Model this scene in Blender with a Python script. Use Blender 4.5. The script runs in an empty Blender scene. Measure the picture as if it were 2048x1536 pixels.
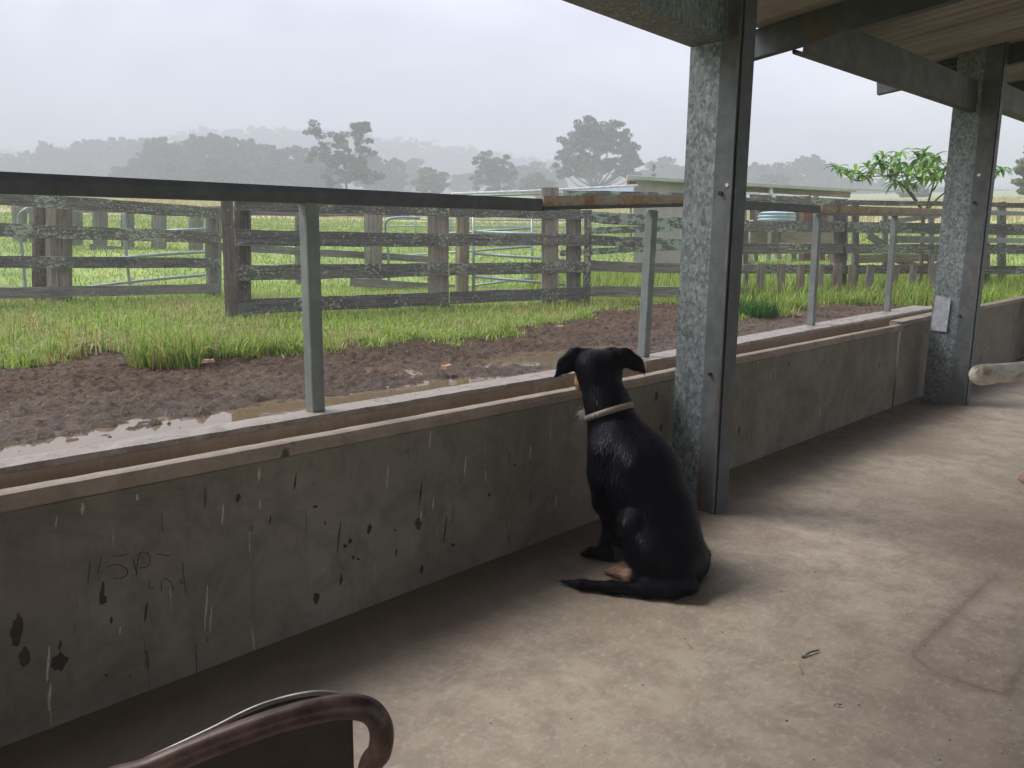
import bpy, math, random
import numpy as np
from mathutils import Matrix, Vector
rng=np.random.default_rng(7); random.seed(7)
S=bpy.context.scene; COL=S.collection
R=math.radians
# ------------------------------------------------------------------ camera & survey
# World frame: X runs along the feed trough, Y points outdoors, Z up (metres).
F=1538.; CAM=np.array([0,-2.067,1.2]); PITCH=R(9.7); ROLL=R(.62); YAW=math.atan2(.715,.699)
fw=np.array([math.sin(YAW),math.cos(YAW),0]); rt=np.array([math.cos(YAW),-math.sin(YAW),0]); up=np.array([0,0,1.])
cd=fw*math.cos(PITCH)-up*math.sin(PITCH); cu0=fw*math.sin(PITCH)+up*math.cos(PITCH)
cr=rt*math.cos(ROLL)+cu0*math.sin(ROLL); cu=-rt*math.sin(ROLL)+cu0*math.cos(ROLL)
def ray(x,y): return cd*F+cr*(x-1024)-cu*(y-768)
def at(x,y,d):                       # survey point seen at (x,y) in the photo, d metres ahead
    v=ray(x,y); return CAM+v*(d/(v@fw))
def atY(x,y,Y): v=ray(x,y); return CAM+v*((Y-CAM[1])/v[1])
def atX(x,y,X): v=ray(x,y); return CAM+v*((X-CAM[0])/v[0])
def atZ(x,y,z): v=ray(x,y); return CAM+v*((z-CAM[2])/v[2])
cam=bpy.data.cameras.new('camera'); co=bpy.data.objects.new('camera',cam); COL.objects.link(co)
cam.sensor_width=36; cam.lens=F/2048*36; cam.clip_start=.05; cam.clip_end=3000
co.matrix_world=Matrix.Translation(Vector(CAM))@Matrix.Rotation(-YAW,4,'Z')@Matrix.Rotation(math.pi/2-PITCH,4,'X')@Matrix.Rotation(ROLL,4,'Z')
S.camera=co
S.view_settings.view_transform='Standard'; S.view_settings.look='None'; S.view_settings.exposure=1.3; S.view_settings.gamma=1
S.render.resolution_x=1024; S.render.resolution_y=768
S.render.engine='CYCLES'
S.cycles.max_bounces=8; S.cycles.diffuse_bounces=5; S.cycles.volume_bounces=2; S.cycles.transparent_max_bounces=8
# ------------------------------------------------------------------ noise helpers
def _hash(ix,iy,s):
    h=(ix*374761393+iy*668265263+s*2147483647)&0xffffffff
    h=((h^(h>>13))*1274126177)&0xffffffff
    return ((h^(h>>16))&0xffff)/65535.
def vnoise(x,y,s=0):
    x=np.asarray(x,float);y=np.asarray(y,float)
    ix=np.floor(x).astype(np.int64);iy=np.floor(y).astype(np.int64);fx=x-ix;fy=y-iy
    fx=fx*fx*(3-2*fx);fy=fy*fy*(3-2*fy)
    a=_hash(ix,iy,s);b=_hash(ix+1,iy,s);c=_hash(ix,iy+1,s);d=_hash(ix+1,iy+1,s)
    return (a*(1-fx)+b*fx)*(1-fy)+(c*(1-fx)+d*fx)*fy
def fbm(x,y,o=4,s=0):
    t=0;a=.5
    for k in range(o): t=t+a*vnoise(x*2**k,y*2**k,s+k*17);a*=.5
    return t
# ------------------------------------------------------------------ scene-graph helpers
def tag(o,label=None,cat=None,group=None,kind=None):
    if label:o['label']=label
    if cat:o['category']=cat
    if group:o['group']=group
    if kind:o['kind']=kind
    return o
def empty(name,loc=(0,0,0),label=None,cat=None,group=None):
    o=bpy.data.objects.new(name,None);COL.objects.link(o);o.location=Vector(loc);o.empty_display_size=.1
    return tag(o,label,cat,group)
def link(name,me,mat,parent=None,M=None):
    o=bpy.data.objects.new(name,me);COL.objects.link(o)
    if mat is not None: me.materials.append(mat)
    M=M if M is not None else Matrix.Identity(4)
    if parent is not None:
        o.parent=parent
        P=Matrix.Translation(parent.location) if parent.parent is None else Matrix.Translation(parent.parent.location)@parent.matrix_basis
        if parent.parent is None: P=parent.matrix_basis.copy()
        o.matrix_basis=P.inverted()@M
    else: o.matrix_basis=M
    return o
def mesh(name,V,Fc,smooth=False):
    me=bpy.data.meshes.new(name);me.from_pydata([tuple(map(float,v)) for v in V],[],[tuple(int(i) for i in f) for f in Fc]);me.update()
    if smooth:
        me.polygons.foreach_set('use_smooth',[True]*len(me.polygons))
    return me
def fastmesh(name,V,loops,starts,totals,col=None,smooth=False):
    V=np.asarray(V,np.float32);me=bpy.data.meshes.new(name)
    me.vertices.add(len(V));me.vertices.foreach_set('co',V.ravel())
    me.loops.add(len(loops));me.loops.foreach_set('vertex_index',np.asarray(loops,np.int32))
    me.polygons.add(len(starts));me.polygons.foreach_set('loop_start',np.asarray(starts,np.int32));me.polygons.foreach_set('loop_total',np.asarray(totals,np.int32))
    if smooth: me.polygons.foreach_set('use_smooth',np.ones(len(starts),bool))
    me.update(calc_edges=True)
    if col is not None:
        a=me.color_attributes.new('tint','FLOAT_COLOR','POINT')
        c=np.ones((len(V),4),np.float32);c[:,:3]=col;a.data.foreach_set('color',c.ravel())
    me.validate();return me
def box(cx,cy,cz,sx,sy,sz):
    V=[(cx+a*sx/2,cy+b*sy/2,cz+c*sz/2) for a in(-1,1) for b in(-1,1) for c in(-1,1)]
    return V,[(0,1,3,2),(4,6,7,5),(0,4,5,1),(2,3,7,6),(0,2,6,4),(1,5,7,3)]
class MB:
    def __init__(s): s.V=[];s.F=[]
    def add(s,V,Fc):
        n=len(s.V);s.V+=[tuple(v) for v in V];s.F+=[tuple(i+n for i in f) for f in Fc];return s
    def box(s,*a): return s.add(*box(*a))
    def build(s,name,mat,parent=None,M=None,smooth=False,bev=0):
        o=link(name,mesh(name,s.V,s.F,smooth),mat,parent,M)
        if bev:
            m=o.modifiers.new('b','BEVEL');m.width=bev;m.segments=2;m.limit_method='ANGLE';m.angle_limit=R(40)
        return o
def tube_geo(P,rad,n=10,cap=True):
    P=[np.array(p,float) for p in P];rad=rad if hasattr(rad,'__len__') else [rad]*len(P)
    V=[];Fc=[];pu=None
    for i,p in enumerate(P):
        t=P[min(i+1,len(P)-1)]-P[max(i-1,0)];t=t/(np.linalg.norm(t)+1e-9)
        if pu is None:
            pu=np.cross(t,[0,0,1.]);
            if np.linalg.norm(pu)<.1: pu=np.cross(t,[0,1.,0])
        pu=pu-t*(pu@t);pu/=np.linalg.norm(pu)+1e-9;w=np.cross(t,pu)
        for k in range(n):
            a=2*math.pi*k/n;V.append(p+rad[i]*(pu*math.cos(a)+w*math.sin(a)))
    for i in range(len(P)-1):
        for k in range(n):
            a=i*n+k;b=i*n+(k+1)%n;Fc.append((a,b,b+n,a+n))
    if cap: Fc.append(tuple(range(n-1,-1,-1)));Fc.append(tuple((len(P)-1)*n+k for k in range(n)))
    return V,Fc
def smooth_path(P,sub=6):
    P=[np.array(p,float) for p in P];out=[]
    for i in range(len(P)-1):
        a=P[max(i-1,0)];b=P[i];c=P[i+1];d=P[min(i+2,len(P)-1)]
        for k in range(sub):
            t=k/sub;out.append(.5*((2*b)+(c-a)*t+(2*a-5*b+4*c-d)*t*t+(-a+3*b-3*c+d)*t**3))
    out.append(P[-1]);return out
def frame(p0,p1):                    # matrix with local X from p0 to p1, local Z as vertical as possible
    x=Vector(p1)-Vector(p0);L=x.length;x.normalize();z=Vector((0,0,1));z=(z-x*z.dot(x))
    if z.length<.05: z=Vector((0,1,0))-x*x[1]
    z.normalize();y=z.cross(x)
    M=Matrix((x,y,z)).transposed().to_4x4();M.translation=Vector(p0);return M,L
# ------------------------------------------------------------------ materials
def newmat(name):
    m=bpy.data.materials.new(name);m.use_nodes=True;nt=m.node_tree;return m,nt,nt.nodes['Principled BSDF']
def N(nt,t,**k):
    n=nt.nodes.new(t)
    for a,b in k.items():
        if a in n.inputs: n.inputs[a].default_value=b
        else: setattr(n,a,b)
    return n
def ramp(nt,fac,stops,interp='LINEAR'):
    n=nt.nodes.new('ShaderNodeValToRGB');r=n.color_ramp;r.interpolation=interp
    while len(r.elements)<len(stops): r.elements.new(.5)
    for e,(p,c) in zip(r.elements,stops):
        e.position=p;e.color=(c if len(c)==4 else (*c,1)) if hasattr(c,'__len__') else (c,c,c,1)
    nt.links.new(fac,n.inputs[0]);return n.outputs[0]
def coords(nt,scale=(1,1,1),kind='Object',rnd=True,loc=(0,0,0)):
    tc=nt.nodes.new('ShaderNodeTexCoord');mp=nt.nodes.new('ShaderNodeMapping');mp.inputs['Scale'].default_value=scale
    mp.inputs['Location'].default_value=loc
    src=tc.outputs[kind]
    if rnd:
        oi=nt.nodes.new('ShaderNodeObjectInfo');ml=N(nt,'ShaderNodeMath',operation='MULTIPLY');ml.inputs[1].default_value=37.
        nt.links.new(oi.outputs['Random'],ml.inputs[0]);ad=N(nt,'ShaderNodeVectorMath',operation='ADD')
        nt.links.new(src,ad.inputs[0]);nt.links.new(ml.outputs[0],ad.inputs[1]);src=ad.outputs[0]
    nt.links.new(src,mp.inputs[0]);return mp.outputs[0]
def noise(nt,vec,scale=5,detail=6,rough=.6,dist=0):
    n=N(nt,'ShaderNodeTexNoise');n.inputs['Scale'].default_value=scale;n.inputs['Detail'].default_value=detail
    n.inputs['Roughness'].default_value=rough;n.inputs['Distortion'].default_value=dist;nt.links.new(vec,n.inputs['Vector']);return n.outputs['Fac']
def voro(nt,vec,scale=5,feat='F1'):
    n=N(nt,'ShaderNodeTexVoronoi',feature=feat);n.inputs['Scale'].default_value=scale;nt.links.new(vec,n.inputs['Vector']);return n
def mix(nt,f,a,b,mode='MIX'):
    n=nt.nodes.new('ShaderNodeMix');n.data_type='RGBA';n.blend_type=mode
    for s,v in ((0,f),(6,a),(7,b)):
        if hasattr(v,'is_linked') or hasattr(v,'node'): nt.links.new(v,n.inputs[s])
        else: n.inputs[s].default_value=v if s==0 else (*v,1)
    return n.outputs[2]
def mth(nt,op,a,b=None):
    n=N(nt,'ShaderNodeMath',operation=op)
    for i,v in enumerate((a,b)):
        if v is None: continue
        if hasattr(v,'node'): nt.links.new(v,n.inputs[i])
        else: n.inputs[i].default_value=v
    return n.outputs[0]
def bump(nt,bs,h,strength=.3,dist=.01):
    b=nt.nodes.new('ShaderNodeBump');b.inputs['Strength'].default_value=strength;b.inputs['Distance'].default_value=dist
    nt.links.new(h,b.inputs['Height']);nt.links.new(b.outputs[0],bs.inputs['Normal'])
def setc(nt,bs,c,rough=.7,metal=0):
    if hasattr(c,'node'): nt.links.new(c,bs.inputs['Base Color'])
    else: bs.inputs['Base Color'].default_value=(*c,1)
    if hasattr(rough,'node'): nt.links.new(rough,bs.inputs['Roughness'])
    else: bs.inputs['Roughness'].default_value=rough
    bs.inputs['Metallic'].default_value=metal
def m_galv(name,lo,hi,scale=90,metal=.35,rough=.5,rust=0.,spangle=True):
    m,nt,bs=newmat(name);v=coords(nt,(1,1,1));
    s=voro(nt,coords(nt,(1,1,.55)),scale);nz=noise(nt,v,scale*.8,5,.75,1.5)
    f=mth(nt,'ADD',mth(nt,'MULTIPLY',s.outputs['Color'],.32),mth(nt,'MULTIPLY',nz,.8)) if spangle else noise(nt,coords(nt,(1,1,1)),9,6,.7)
    c=ramp(nt,f,[(.38,lo),(.62,tuple((a+b)/2 for a,b in zip(lo,hi))),(.78,hi)])
    big=noise(nt,coords(nt,(2.5,2.5,.8)),2.2,5,.65)
    c=mix(nt,ramp(nt,big,[(.35,0),(.75,.45)]),c,tuple(x*.45 for x in lo))
    if rust:
        rn=noise(nt,coords(nt,(1,1,.5)),3.1,6,.7)
        c=mix(nt,ramp(nt,rn,[(.62-rust*.3,0),(.75-rust*.3,.85)]),c,(.16,.075,.03))
    setc(nt,bs,c,ramp(nt,nz,[(.3,rough-.1),(.7,rough+.15)]),metal);bump(nt,bs,nz,.12,.002);return m
M_GALV=m_galv('galvanised_spangle',(.11,.125,.13),(.47,.51,.52),85)
M_GALV2=m_galv('galvanised_plain',(.13,.14,.145),(.26,.27,.275),40,.3,.45,.12,False)
M_DARKST=m_galv('dark_steel',(.075,.08,.09),(.14,.15,.16),30,.25,.5,.15,False)
M_GPOST=m_galv('galvanised_post',(.22,.24,.24),(.38,.41,.40),30,.2,.45,.0,False)
M_BEAM=m_galv('beam_steel',(.10,.10,.105),(.22,.215,.205),40,.3,.55,.18,False)
M_RAIL=m_galv('rail_dark',(.12,.127,.145),(.20,.21,.235),20,.2,.5,.0,False)
M_PIPE=m_galv('pipe_galvanised',(.30,.36,.37),(.5,.56,.56),20,.2,.4,.0,False)
def m_rustrail():
    m,nt,bs=newmat('rusty_rail');v=coords(nt,(1.4,2,2),rnd=False);n1=noise(nt,v,3.2,8,.72,.4);n2=noise(nt,coords(nt,(1,1.5,1.5),rnd=False),38,6,.7)
    f=mth(nt,'ADD',mth(nt,'MULTIPLY',n1,.7),mth(nt,'MULTIPLY',n2,.35))
    c=ramp(nt,f,[(.42,(.42,.41,.41)),(.50,(.55,.47,.38)),(.58,(.46,.31,.18)),(.68,(.32,.18,.09))])
    setc(nt,bs,c,.55,.1);bump(nt,bs,n2,.2,.002);return m
M_RUSTRAIL=m_rustrail()
def m_concrete_floor():
    m,nt,bs=newmat('concrete_floor');v=coords(nt,rnd=False)
    a=noise(nt,v,.9,8,.62,.1);b=noise(nt,v,5.5,10,.76,.25);d=noise(nt,coords(nt,(1,1.5,1),rnd=False),34,8,.8,.1)
    c=ramp(nt,a,[(.32,(.27,.205,.148)),(.46,(.36,.29,.215)),(.58,(.43,.36,.275)),(.7,(.33,.235,.175))])
    c=mix(nt,ramp(nt,b,[(.42,0),(.60,.75)]),c,(.25,.20,.155))
    c=mix(nt,ramp(nt,d,[(.52,0),(.68,.55)]),c,(.60,.56,.50))
    c=mix(nt,ramp(nt,noise(nt,v,70,3,.6),[(.25,.35),(.4,0)]),c,(.2,.17,.14))
    # worn slab joints and an old patch in the screed
    def seg(P,Q):
        P=np.array([P[0],P[1],0.]);Q=np.array([Q[0],Q[1],0.]);D=Q-P
        def vm(op,x,y): 
            n=N(nt,'ShaderNodeVectorMath',operation=op)
            for i_,u_ in enumerate((x,y)):
                if hasattr(u_,'node'): nt.links.new(u_,n.inputs[i_])
                elif u_ is not None: n.inputs[i_].default_value=tuple(u_)
            return n
        ap=vm('SUBTRACT',wob,P).outputs[0];t=mth(nt,'DIVIDE',vm('DOT_PRODUCT',ap,D).outputs['Value'],float(D@D));t=N(nt,'ShaderNodeClamp',Min=0,Max=1) if 0 else mth(nt,'MINIMUM',mth(nt,'MAXIMUM',t,0.),1.)
        sc=N(nt,'ShaderNodeVectorMath',operation='SCALE');sc.inputs[0].default_value=tuple(D);nt.links.new(t,sc.inputs['Scale'])
        return vm('LENGTH',vm('SUBTRACT',ap,sc.outputs[0]).outputs[0],None).outputs['Value']
    sp_=nt.nodes.new('ShaderNodeSeparateXYZ');nt.links.new(v,sp_.inputs[0]);cb=nt.nodes.new('ShaderNodeCombineXYZ')
    nt.links.new(mth(nt,'ADD',sp_.outputs[0],mth(nt,'MULTIPLY',mth(nt,'SUBTRACT',b,.5),.09)),cb.inputs[0]);nt.links.new(mth(nt,'ADD',sp_.outputs[1],mth(nt,'MULTIPLY',mth(nt,'SUBTRACT',d,.5),.09)),cb.inputs[1]);wob=cb.outputs[0]
    pg=[atZ(*q,0) for q in ((1990,1150),(1822,1310),(1868,1345),(2015,1392),(2048,1325),(2120,1270))]
    dm=None
    for P_,Q_ in zip(pg[:-1],pg[1:]):
        e_=seg(P_,Q_);dm=e_ if dm is None else mth(nt,'MINIMUM',dm,e_)
    e_=seg(atZ(1300,1500,0),atZ(1620,1290,0));
    c=mix(nt,ramp(nt,dm,[(.004,.75),(.012,.35),(.05,0)]),c,(.19,.145,.115))
    # grime along the wall foot, plus the wall's shadow band painted into the colour
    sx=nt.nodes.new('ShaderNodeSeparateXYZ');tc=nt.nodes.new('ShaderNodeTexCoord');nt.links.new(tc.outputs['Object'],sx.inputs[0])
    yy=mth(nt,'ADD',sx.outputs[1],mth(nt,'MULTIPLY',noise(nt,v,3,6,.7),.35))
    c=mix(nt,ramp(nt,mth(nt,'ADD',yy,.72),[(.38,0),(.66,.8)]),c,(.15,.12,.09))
    setc(nt,bs,c,ramp(nt,b,[(.35,.42),(.6,.62)]));bump(nt,bs,mth(nt,'ADD',mth(nt,'MULTIPLY',b,.6),mth(nt,'MULTIPLY',d,.5)),.5,.006);return m
M_FLOOR=m_concrete_floor()
def m_wall(name,base,dark,light,pale):
    m,nt,bs=newmat(name);v=coords(nt,rnd=False)
    a=noise(nt,v,1.3,7,.65,.5);st=noise(nt,coords(nt,(14,14,1.1),rnd=False),1.6,6,.7);st2=noise(nt,coords(nt,(30,30,1.6),rnd=False,loc=(3,1,2)),1.5,5,.75)
    c=ramp(nt,a,[(.3,dark),(.5,base),(.7,light)])
    c=mix(nt,ramp(nt,st,[(.55,0),(.78,.4)]),c,tuple(x*.55 for x in dark))
    c=mix(nt,ramp(nt,noise(nt,v,5.,9,.78,.5),[(.44,0),(.62,.55)]),c,tuple(x*.7 for x in dark))
    c=mix(nt,ramp(nt,noise(nt,coords(nt,(1,1,1),rnd=False,loc=(4,4,4)),2.4,9,.75,.6),[(.5,0),(.66,.5)]),c,light)
    msk=noise(nt,coords(nt,(5,5,3),rnd=False,loc=(7,3,5)),2.2,3,.5);c=mix(nt,mth(nt,'MULTIPLY',ramp(nt,st2,[(.62,0),(.67,.8)]),ramp(nt,msk,[(.5,0),(.6,1)])),c,pale)
    c=mix(nt,mth(nt,'MULTIPLY',ramp(nt,noise(nt,coords(nt,(26,26,2.2),rnd=False,loc=(1,9,4)),1.7,4,.7),[(.63,0),(.68,.85)]),ramp(nt,msk,[(.42,1),(.5,0)])),c,tuple(x*.3 for x in dark))
    sp=voro(nt,coords(nt,(1,1,.6),rnd=False),6.2);
    k=mth(nt,'ADD',sp.outputs['Distance'],mth(nt,'MULTIPLY',noise(nt,v,22,4,.7),.16))
    c=mix(nt,ramp(nt,k,[(.155,.9),(.19,0)]),c,tuple(x*.22 for x in dark))
    setc(nt,bs,c,.75);bump(nt,bs,noise(nt,v,24,7,.75),.3,.004);return m
M_WALL=m_wall('concrete_wall',(.20,.18,.14),(.135,.115,.088),(.245,.225,.18),(.46,.43,.37))
M_INNER=m_wall('trough_inner',(.42,.32,.235),(.34,.255,.185),(.47,.37,.28),(.5,.43,.34))
def m_top():
    m,nt,bs=newmat('trough_top');v=coords(nt,rnd=False);a=noise(nt,v,9,8,.75,.8);b=noise(nt,v,60,4,.7)
    c=ramp(nt,a,[(.35,(.20,.165,.13)),(.52,(.30,.25,.21)),(.66,(.38,.335,.29))]);c=mix(nt,ramp(nt,b,[(.58,0),(.7,.6)]),c,(.55,.52,.48))
    setc(nt,bs,c,ramp(nt,a,[(.42,.2),(.6,.6)]));bump(nt,bs,mth(nt,'ADD',a,b),.4,.004);return m
M_TOP=m_top()
M_LIP=m_wall('trough_lip',(.33,.27,.21),(.24,.19,.15),(.40,.34,.275),(.5,.46,.4))
def m_timber(name,base,dark,lich=.5,lc=(.42,.46,.33),grain=28,lscale=7.):
    m,nt,bs=newmat(name);g=noise(nt,coords(nt,(1.3,grain,grain)),1.4,8,.72,.3);w=noise(nt,coords(nt,(1,1,1)),2.2,5,.6)
    c=ramp(nt,g,[(.34,dark),(.5,tuple((a+b)/2 for a,b in zip(base,dark))),(.66,base)])
    c=mix(nt,ramp(nt,w,[(.42,0),(.7,.4)]),c,tuple(x*.6 for x in dark))
    if lich:
        l1=noise(nt,coords(nt,(1,1.7,1.7)),lscale*2.6,6,.72,.3);l2=noise(nt,coords(nt,(1,1,1)),1.7,3,.5)
        f=mth(nt,'ADD',mth(nt,'MULTIPLY',l1,.8),mth(nt,'MULTIPLY',l2,.4))
        t=.735-.085*lich
        c=mix(nt,ramp(nt,f,[(t,0),(t+.035,.85)]),c,lc)
        l3=noise(nt,coords(nt,(1.2,2.6,2.6),loc=(5,2,1)),30,3,.6)
        c=mix(nt,ramp(nt,l3,[(.66-.035*lich,0),(.69-.035*lich,.8)]),c,tuple(min(1,x*1.25) for x in lc))
    setc(nt,bs,c,.85);bump(nt,bs,g,.6,.008);return m
M_TDARK=m_timber('timber_dark',(.21,.20,.185),(.06,.057,.053),.75)
M_TGREY=m_timber('timber_grey',(.34,.32,.29),(.12,.11,.10),.25)
M_TLICH=m_timber('timber_lichen',(.24,.225,.20),(.075,.07,.06),1.15,(.40,.45,.33))
M_TLICH2=m_timber('timber_mint_lichen',(.22,.2,.17),(.08,.07,.06),1.7,(.36,.47,.37),28,2.6)
M_TPOST=m_timber('timber_post',(.42,.37,.32),(.14,.115,.10),.12)
M_TDPOST=m_timber('timber_post_dark',(.21,.18,.16),(.065,.055,.05),.12)
M_TORANGE=m_timber('timber_fresh',(.45,.27,.15),(.22,.14,.09),.0)
M_TRED=m_timber('timber_red',(.28,.10,.06),(.12,.05,.035),.0)
M_TPALE=m_timber('timber_pale',(.36,.30,.22),(.16,.13,.10),.1)
def m_attr(name,rough=.7,trans=.25,bumpy=False,spec=.3):
    m,nt,bs=newmat(name);a=nt.nodes.new('ShaderNodeAttribute');a.attribute_name='tint'
    nt.links.new(a.outputs['Color'],bs.inputs['Base Color']);bs.inputs['Roughness'].default_value=rough;bs.inputs['Specular IOR Level'].default_value=spec
    if trans:
        tr=nt.nodes.new('ShaderNodeBsdfTranslucent');ms=nt.nodes.new('ShaderNodeMixShader');ms.inputs[0].default_value=trans
        nt.links.new(a.outputs['Color'],tr.inputs[0]);nt.links.new(bs.outputs[0],ms.inputs[1]);nt.links.new(tr.outputs[0],ms.inputs[2])
        nt.links.new(ms.outputs[0],nt.nodes['Material Output'].inputs[0])
    return m
M_LEAF=m_attr('foliage',.6,.3);M_BLADE=m_attr('grass_blades',.5,.35)
def m_plain(name,c,rough=.6,metal=0,ns=8,var=.3):
    m,nt,bs=newmat(name);n=noise(nt,coords(nt),ns,6,.7)
    setc(nt,bs,ramp(nt,n,[(.3,tuple(x*(1-var) for x in c)),(.7,tuple(min(1,x*(1+var)) for x in c))]),rough,metal);bump(nt,bs,n,.15,.003);return m
M_TRUNK=m_plain('bark',(.16,.15,.13),.9,0,3,.4)
# ------------------------------------------------------------------ ground levels
PR=[0,6,9,11,14,18,25,40,70,110,150,250,420,900]
PZ=[.28,.29,.35,.38,.45,.68,1.25,2.4,4.9,8.3,11.6,19.0,31.,60.]
def ground_z(x,y):
    x=np.asarray(x,float);y=np.asarray(y,float);r=np.hypot(x-CAM[0],y-CAM[1])
    z=np.interp(r,PR,PZ)+.03*(fbm(x*.5,y*.5,3,3)-.5)*np.clip((r-4)/6,0,4)
    inn=np.clip((.75-y)/.25,0,1)
    return z*(1-inn)+(-.12)*inn
# mud / grass border as azimuth (right of view axis) -> distance
BP=[(-400,735),(0,722),(120,705),(200,692),(260,690),(330,700),(420,705),(600,700),(700,690),(800,685),(900,683),(1010,668),(1110,655),(1160,645),(1200,634),(1260,624),(1330,619),(1420,622),(1480,648),(1560,636),(1620,622),(1690,618),(1780,605),(1860,612),(1960,600),(2060,596),(2400,590)]
_b=[]
for bx,by in BP:
    p=atZ(bx,by,.33);q=p-CAM;_b.append((math.atan2(q@rt,q@fw),math.hypot(q[0],q[1])))
BA=np.array([a for a,_ in _b]);BR=np.array([b for _,b in _b])
def border_r(x,y):
    dx=np.asarray(x,float)-CAM[0];dy=np.asarray(y,float)-CAM[1];a=np.arctan2(dx*rt[0]+dy*rt[1],dx*fw[0]+dy*fw[1])
    return np.interp(a,BA,BR),np.hypot(dx,dy),a
# ------------------------------------------------------------------ terrain sheet
def terrain():
    nr=260;na=300
    rr=np.concatenate([np.linspace(.5,30,140),np.geomspace(30.4,880,nr-140)])
    aa=np.linspace(0,2*math.pi,na,endpoint=False)
    Rr,Aa=np.meshgrid(rr,aa,indexing='ij');X=CAM[0]+Rr*np.cos(Aa);Y=CAM[1]+Rr*np.sin(Aa);Z=ground_z(X,Y)
    br,r,a=border_r(X,Y);front=(Y>.7)&(np.abs(a)<1.35)
    Z=np.where(front&(r<br+.1),Z-.12,Z)
    V=np.stack([X,Y,Z],-1).reshape(-1,3);V=np.vstack([V,[[CAM[0],CAM[1],-.12]]])
    i,j=np.meshgrid(np.arange(nr-1),np.arange(na),indexing='ij');j2=(j+1)%na
    q=np.stack([i*na+j,(i+1)*na+j,(i+1)*na+j2,i*na+j2],-1).reshape(-1,4)
    tri=[(len(V)-1,k,(k+1)%na) for k in range(na)]
    loops=np.concatenate([q.ravel(),np.array(tri).ravel()]);starts=np.concatenate([np.arange(len(q))*4,len(q)*4+np.arange(na)*3]);tot=np.concatenate([np.full(len(q),4),np.full(na,3)])
    me=fastmesh('ground',V,loops,starts,tot,smooth=True)
    m,nt,bs=newmat('pasture');v=coords(nt,rnd=False)
    geo=nt.nodes.new('ShaderNodeNewGeometry');vs=N(nt,'ShaderNodeVectorMath',operation='DISTANCE');nt.links.new(geo.outputs['Position'],vs.inputs[0]);vs.inputs[1].default_value=(0,-2.07,1.2)
    n1=noise(nt,v,.7,6,.6);n2=noise(nt,v,6,6,.7);n3=noise(nt,coords(nt,(.05,.05,.05),rnd=False),1,5,.6)
    g=ramp(nt,n1,[(.35,(.15,.21,.05)),(.5,(.24,.33,.07)),(.65,(.33,.40,.11))])
    g=mix(nt,ramp(nt,n2,[(.55,0),(.72,.55)]),g,(.16,.14,.08))
    y=ramp(nt,n2,[(.35,(.38,.36,.17)),(.6,(.54,.50,.25))])
    d=mth(nt,'ADD',vs.outputs['Value'],mth(nt,'MULTIPLY',n1,10.))
    f=N(nt,'ShaderNodeMapRange');nt.links.new(d,f.inputs[0]);f.inputs[1].default_value=44;f.inputs[2].default_value=52
    c=mix(nt,f.outputs[0],g,y)
    f2=N(nt,'ShaderNodeMapRange');nt.links.new(d,f2.inputs[0]);f2.inputs[1].default_value=85;f2.inputs[2].default_value=100
    c=mix(nt,f2.outputs[0],c,(.30,.34,.18))
    # worn soil near the yards
    s=N(nt,'ShaderNodeMapRange');nt.links.new(vs.outputs['Value'],s.inputs[0]);s.inputs[1].default_value=16;s.inputs[2].default_value=10
    c=mix(nt,mth(nt,'MULTIPLY',s.outputs[0],ramp(nt,n2,[(.4,.2),(.6,.9)])),c,(.085,.06,.04))
    setc(nt,bs,c,.9);bump(nt,bs,n2,.6,.05)
    return tag(link('ground',me,m),kind='structure')
terrain()
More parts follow.
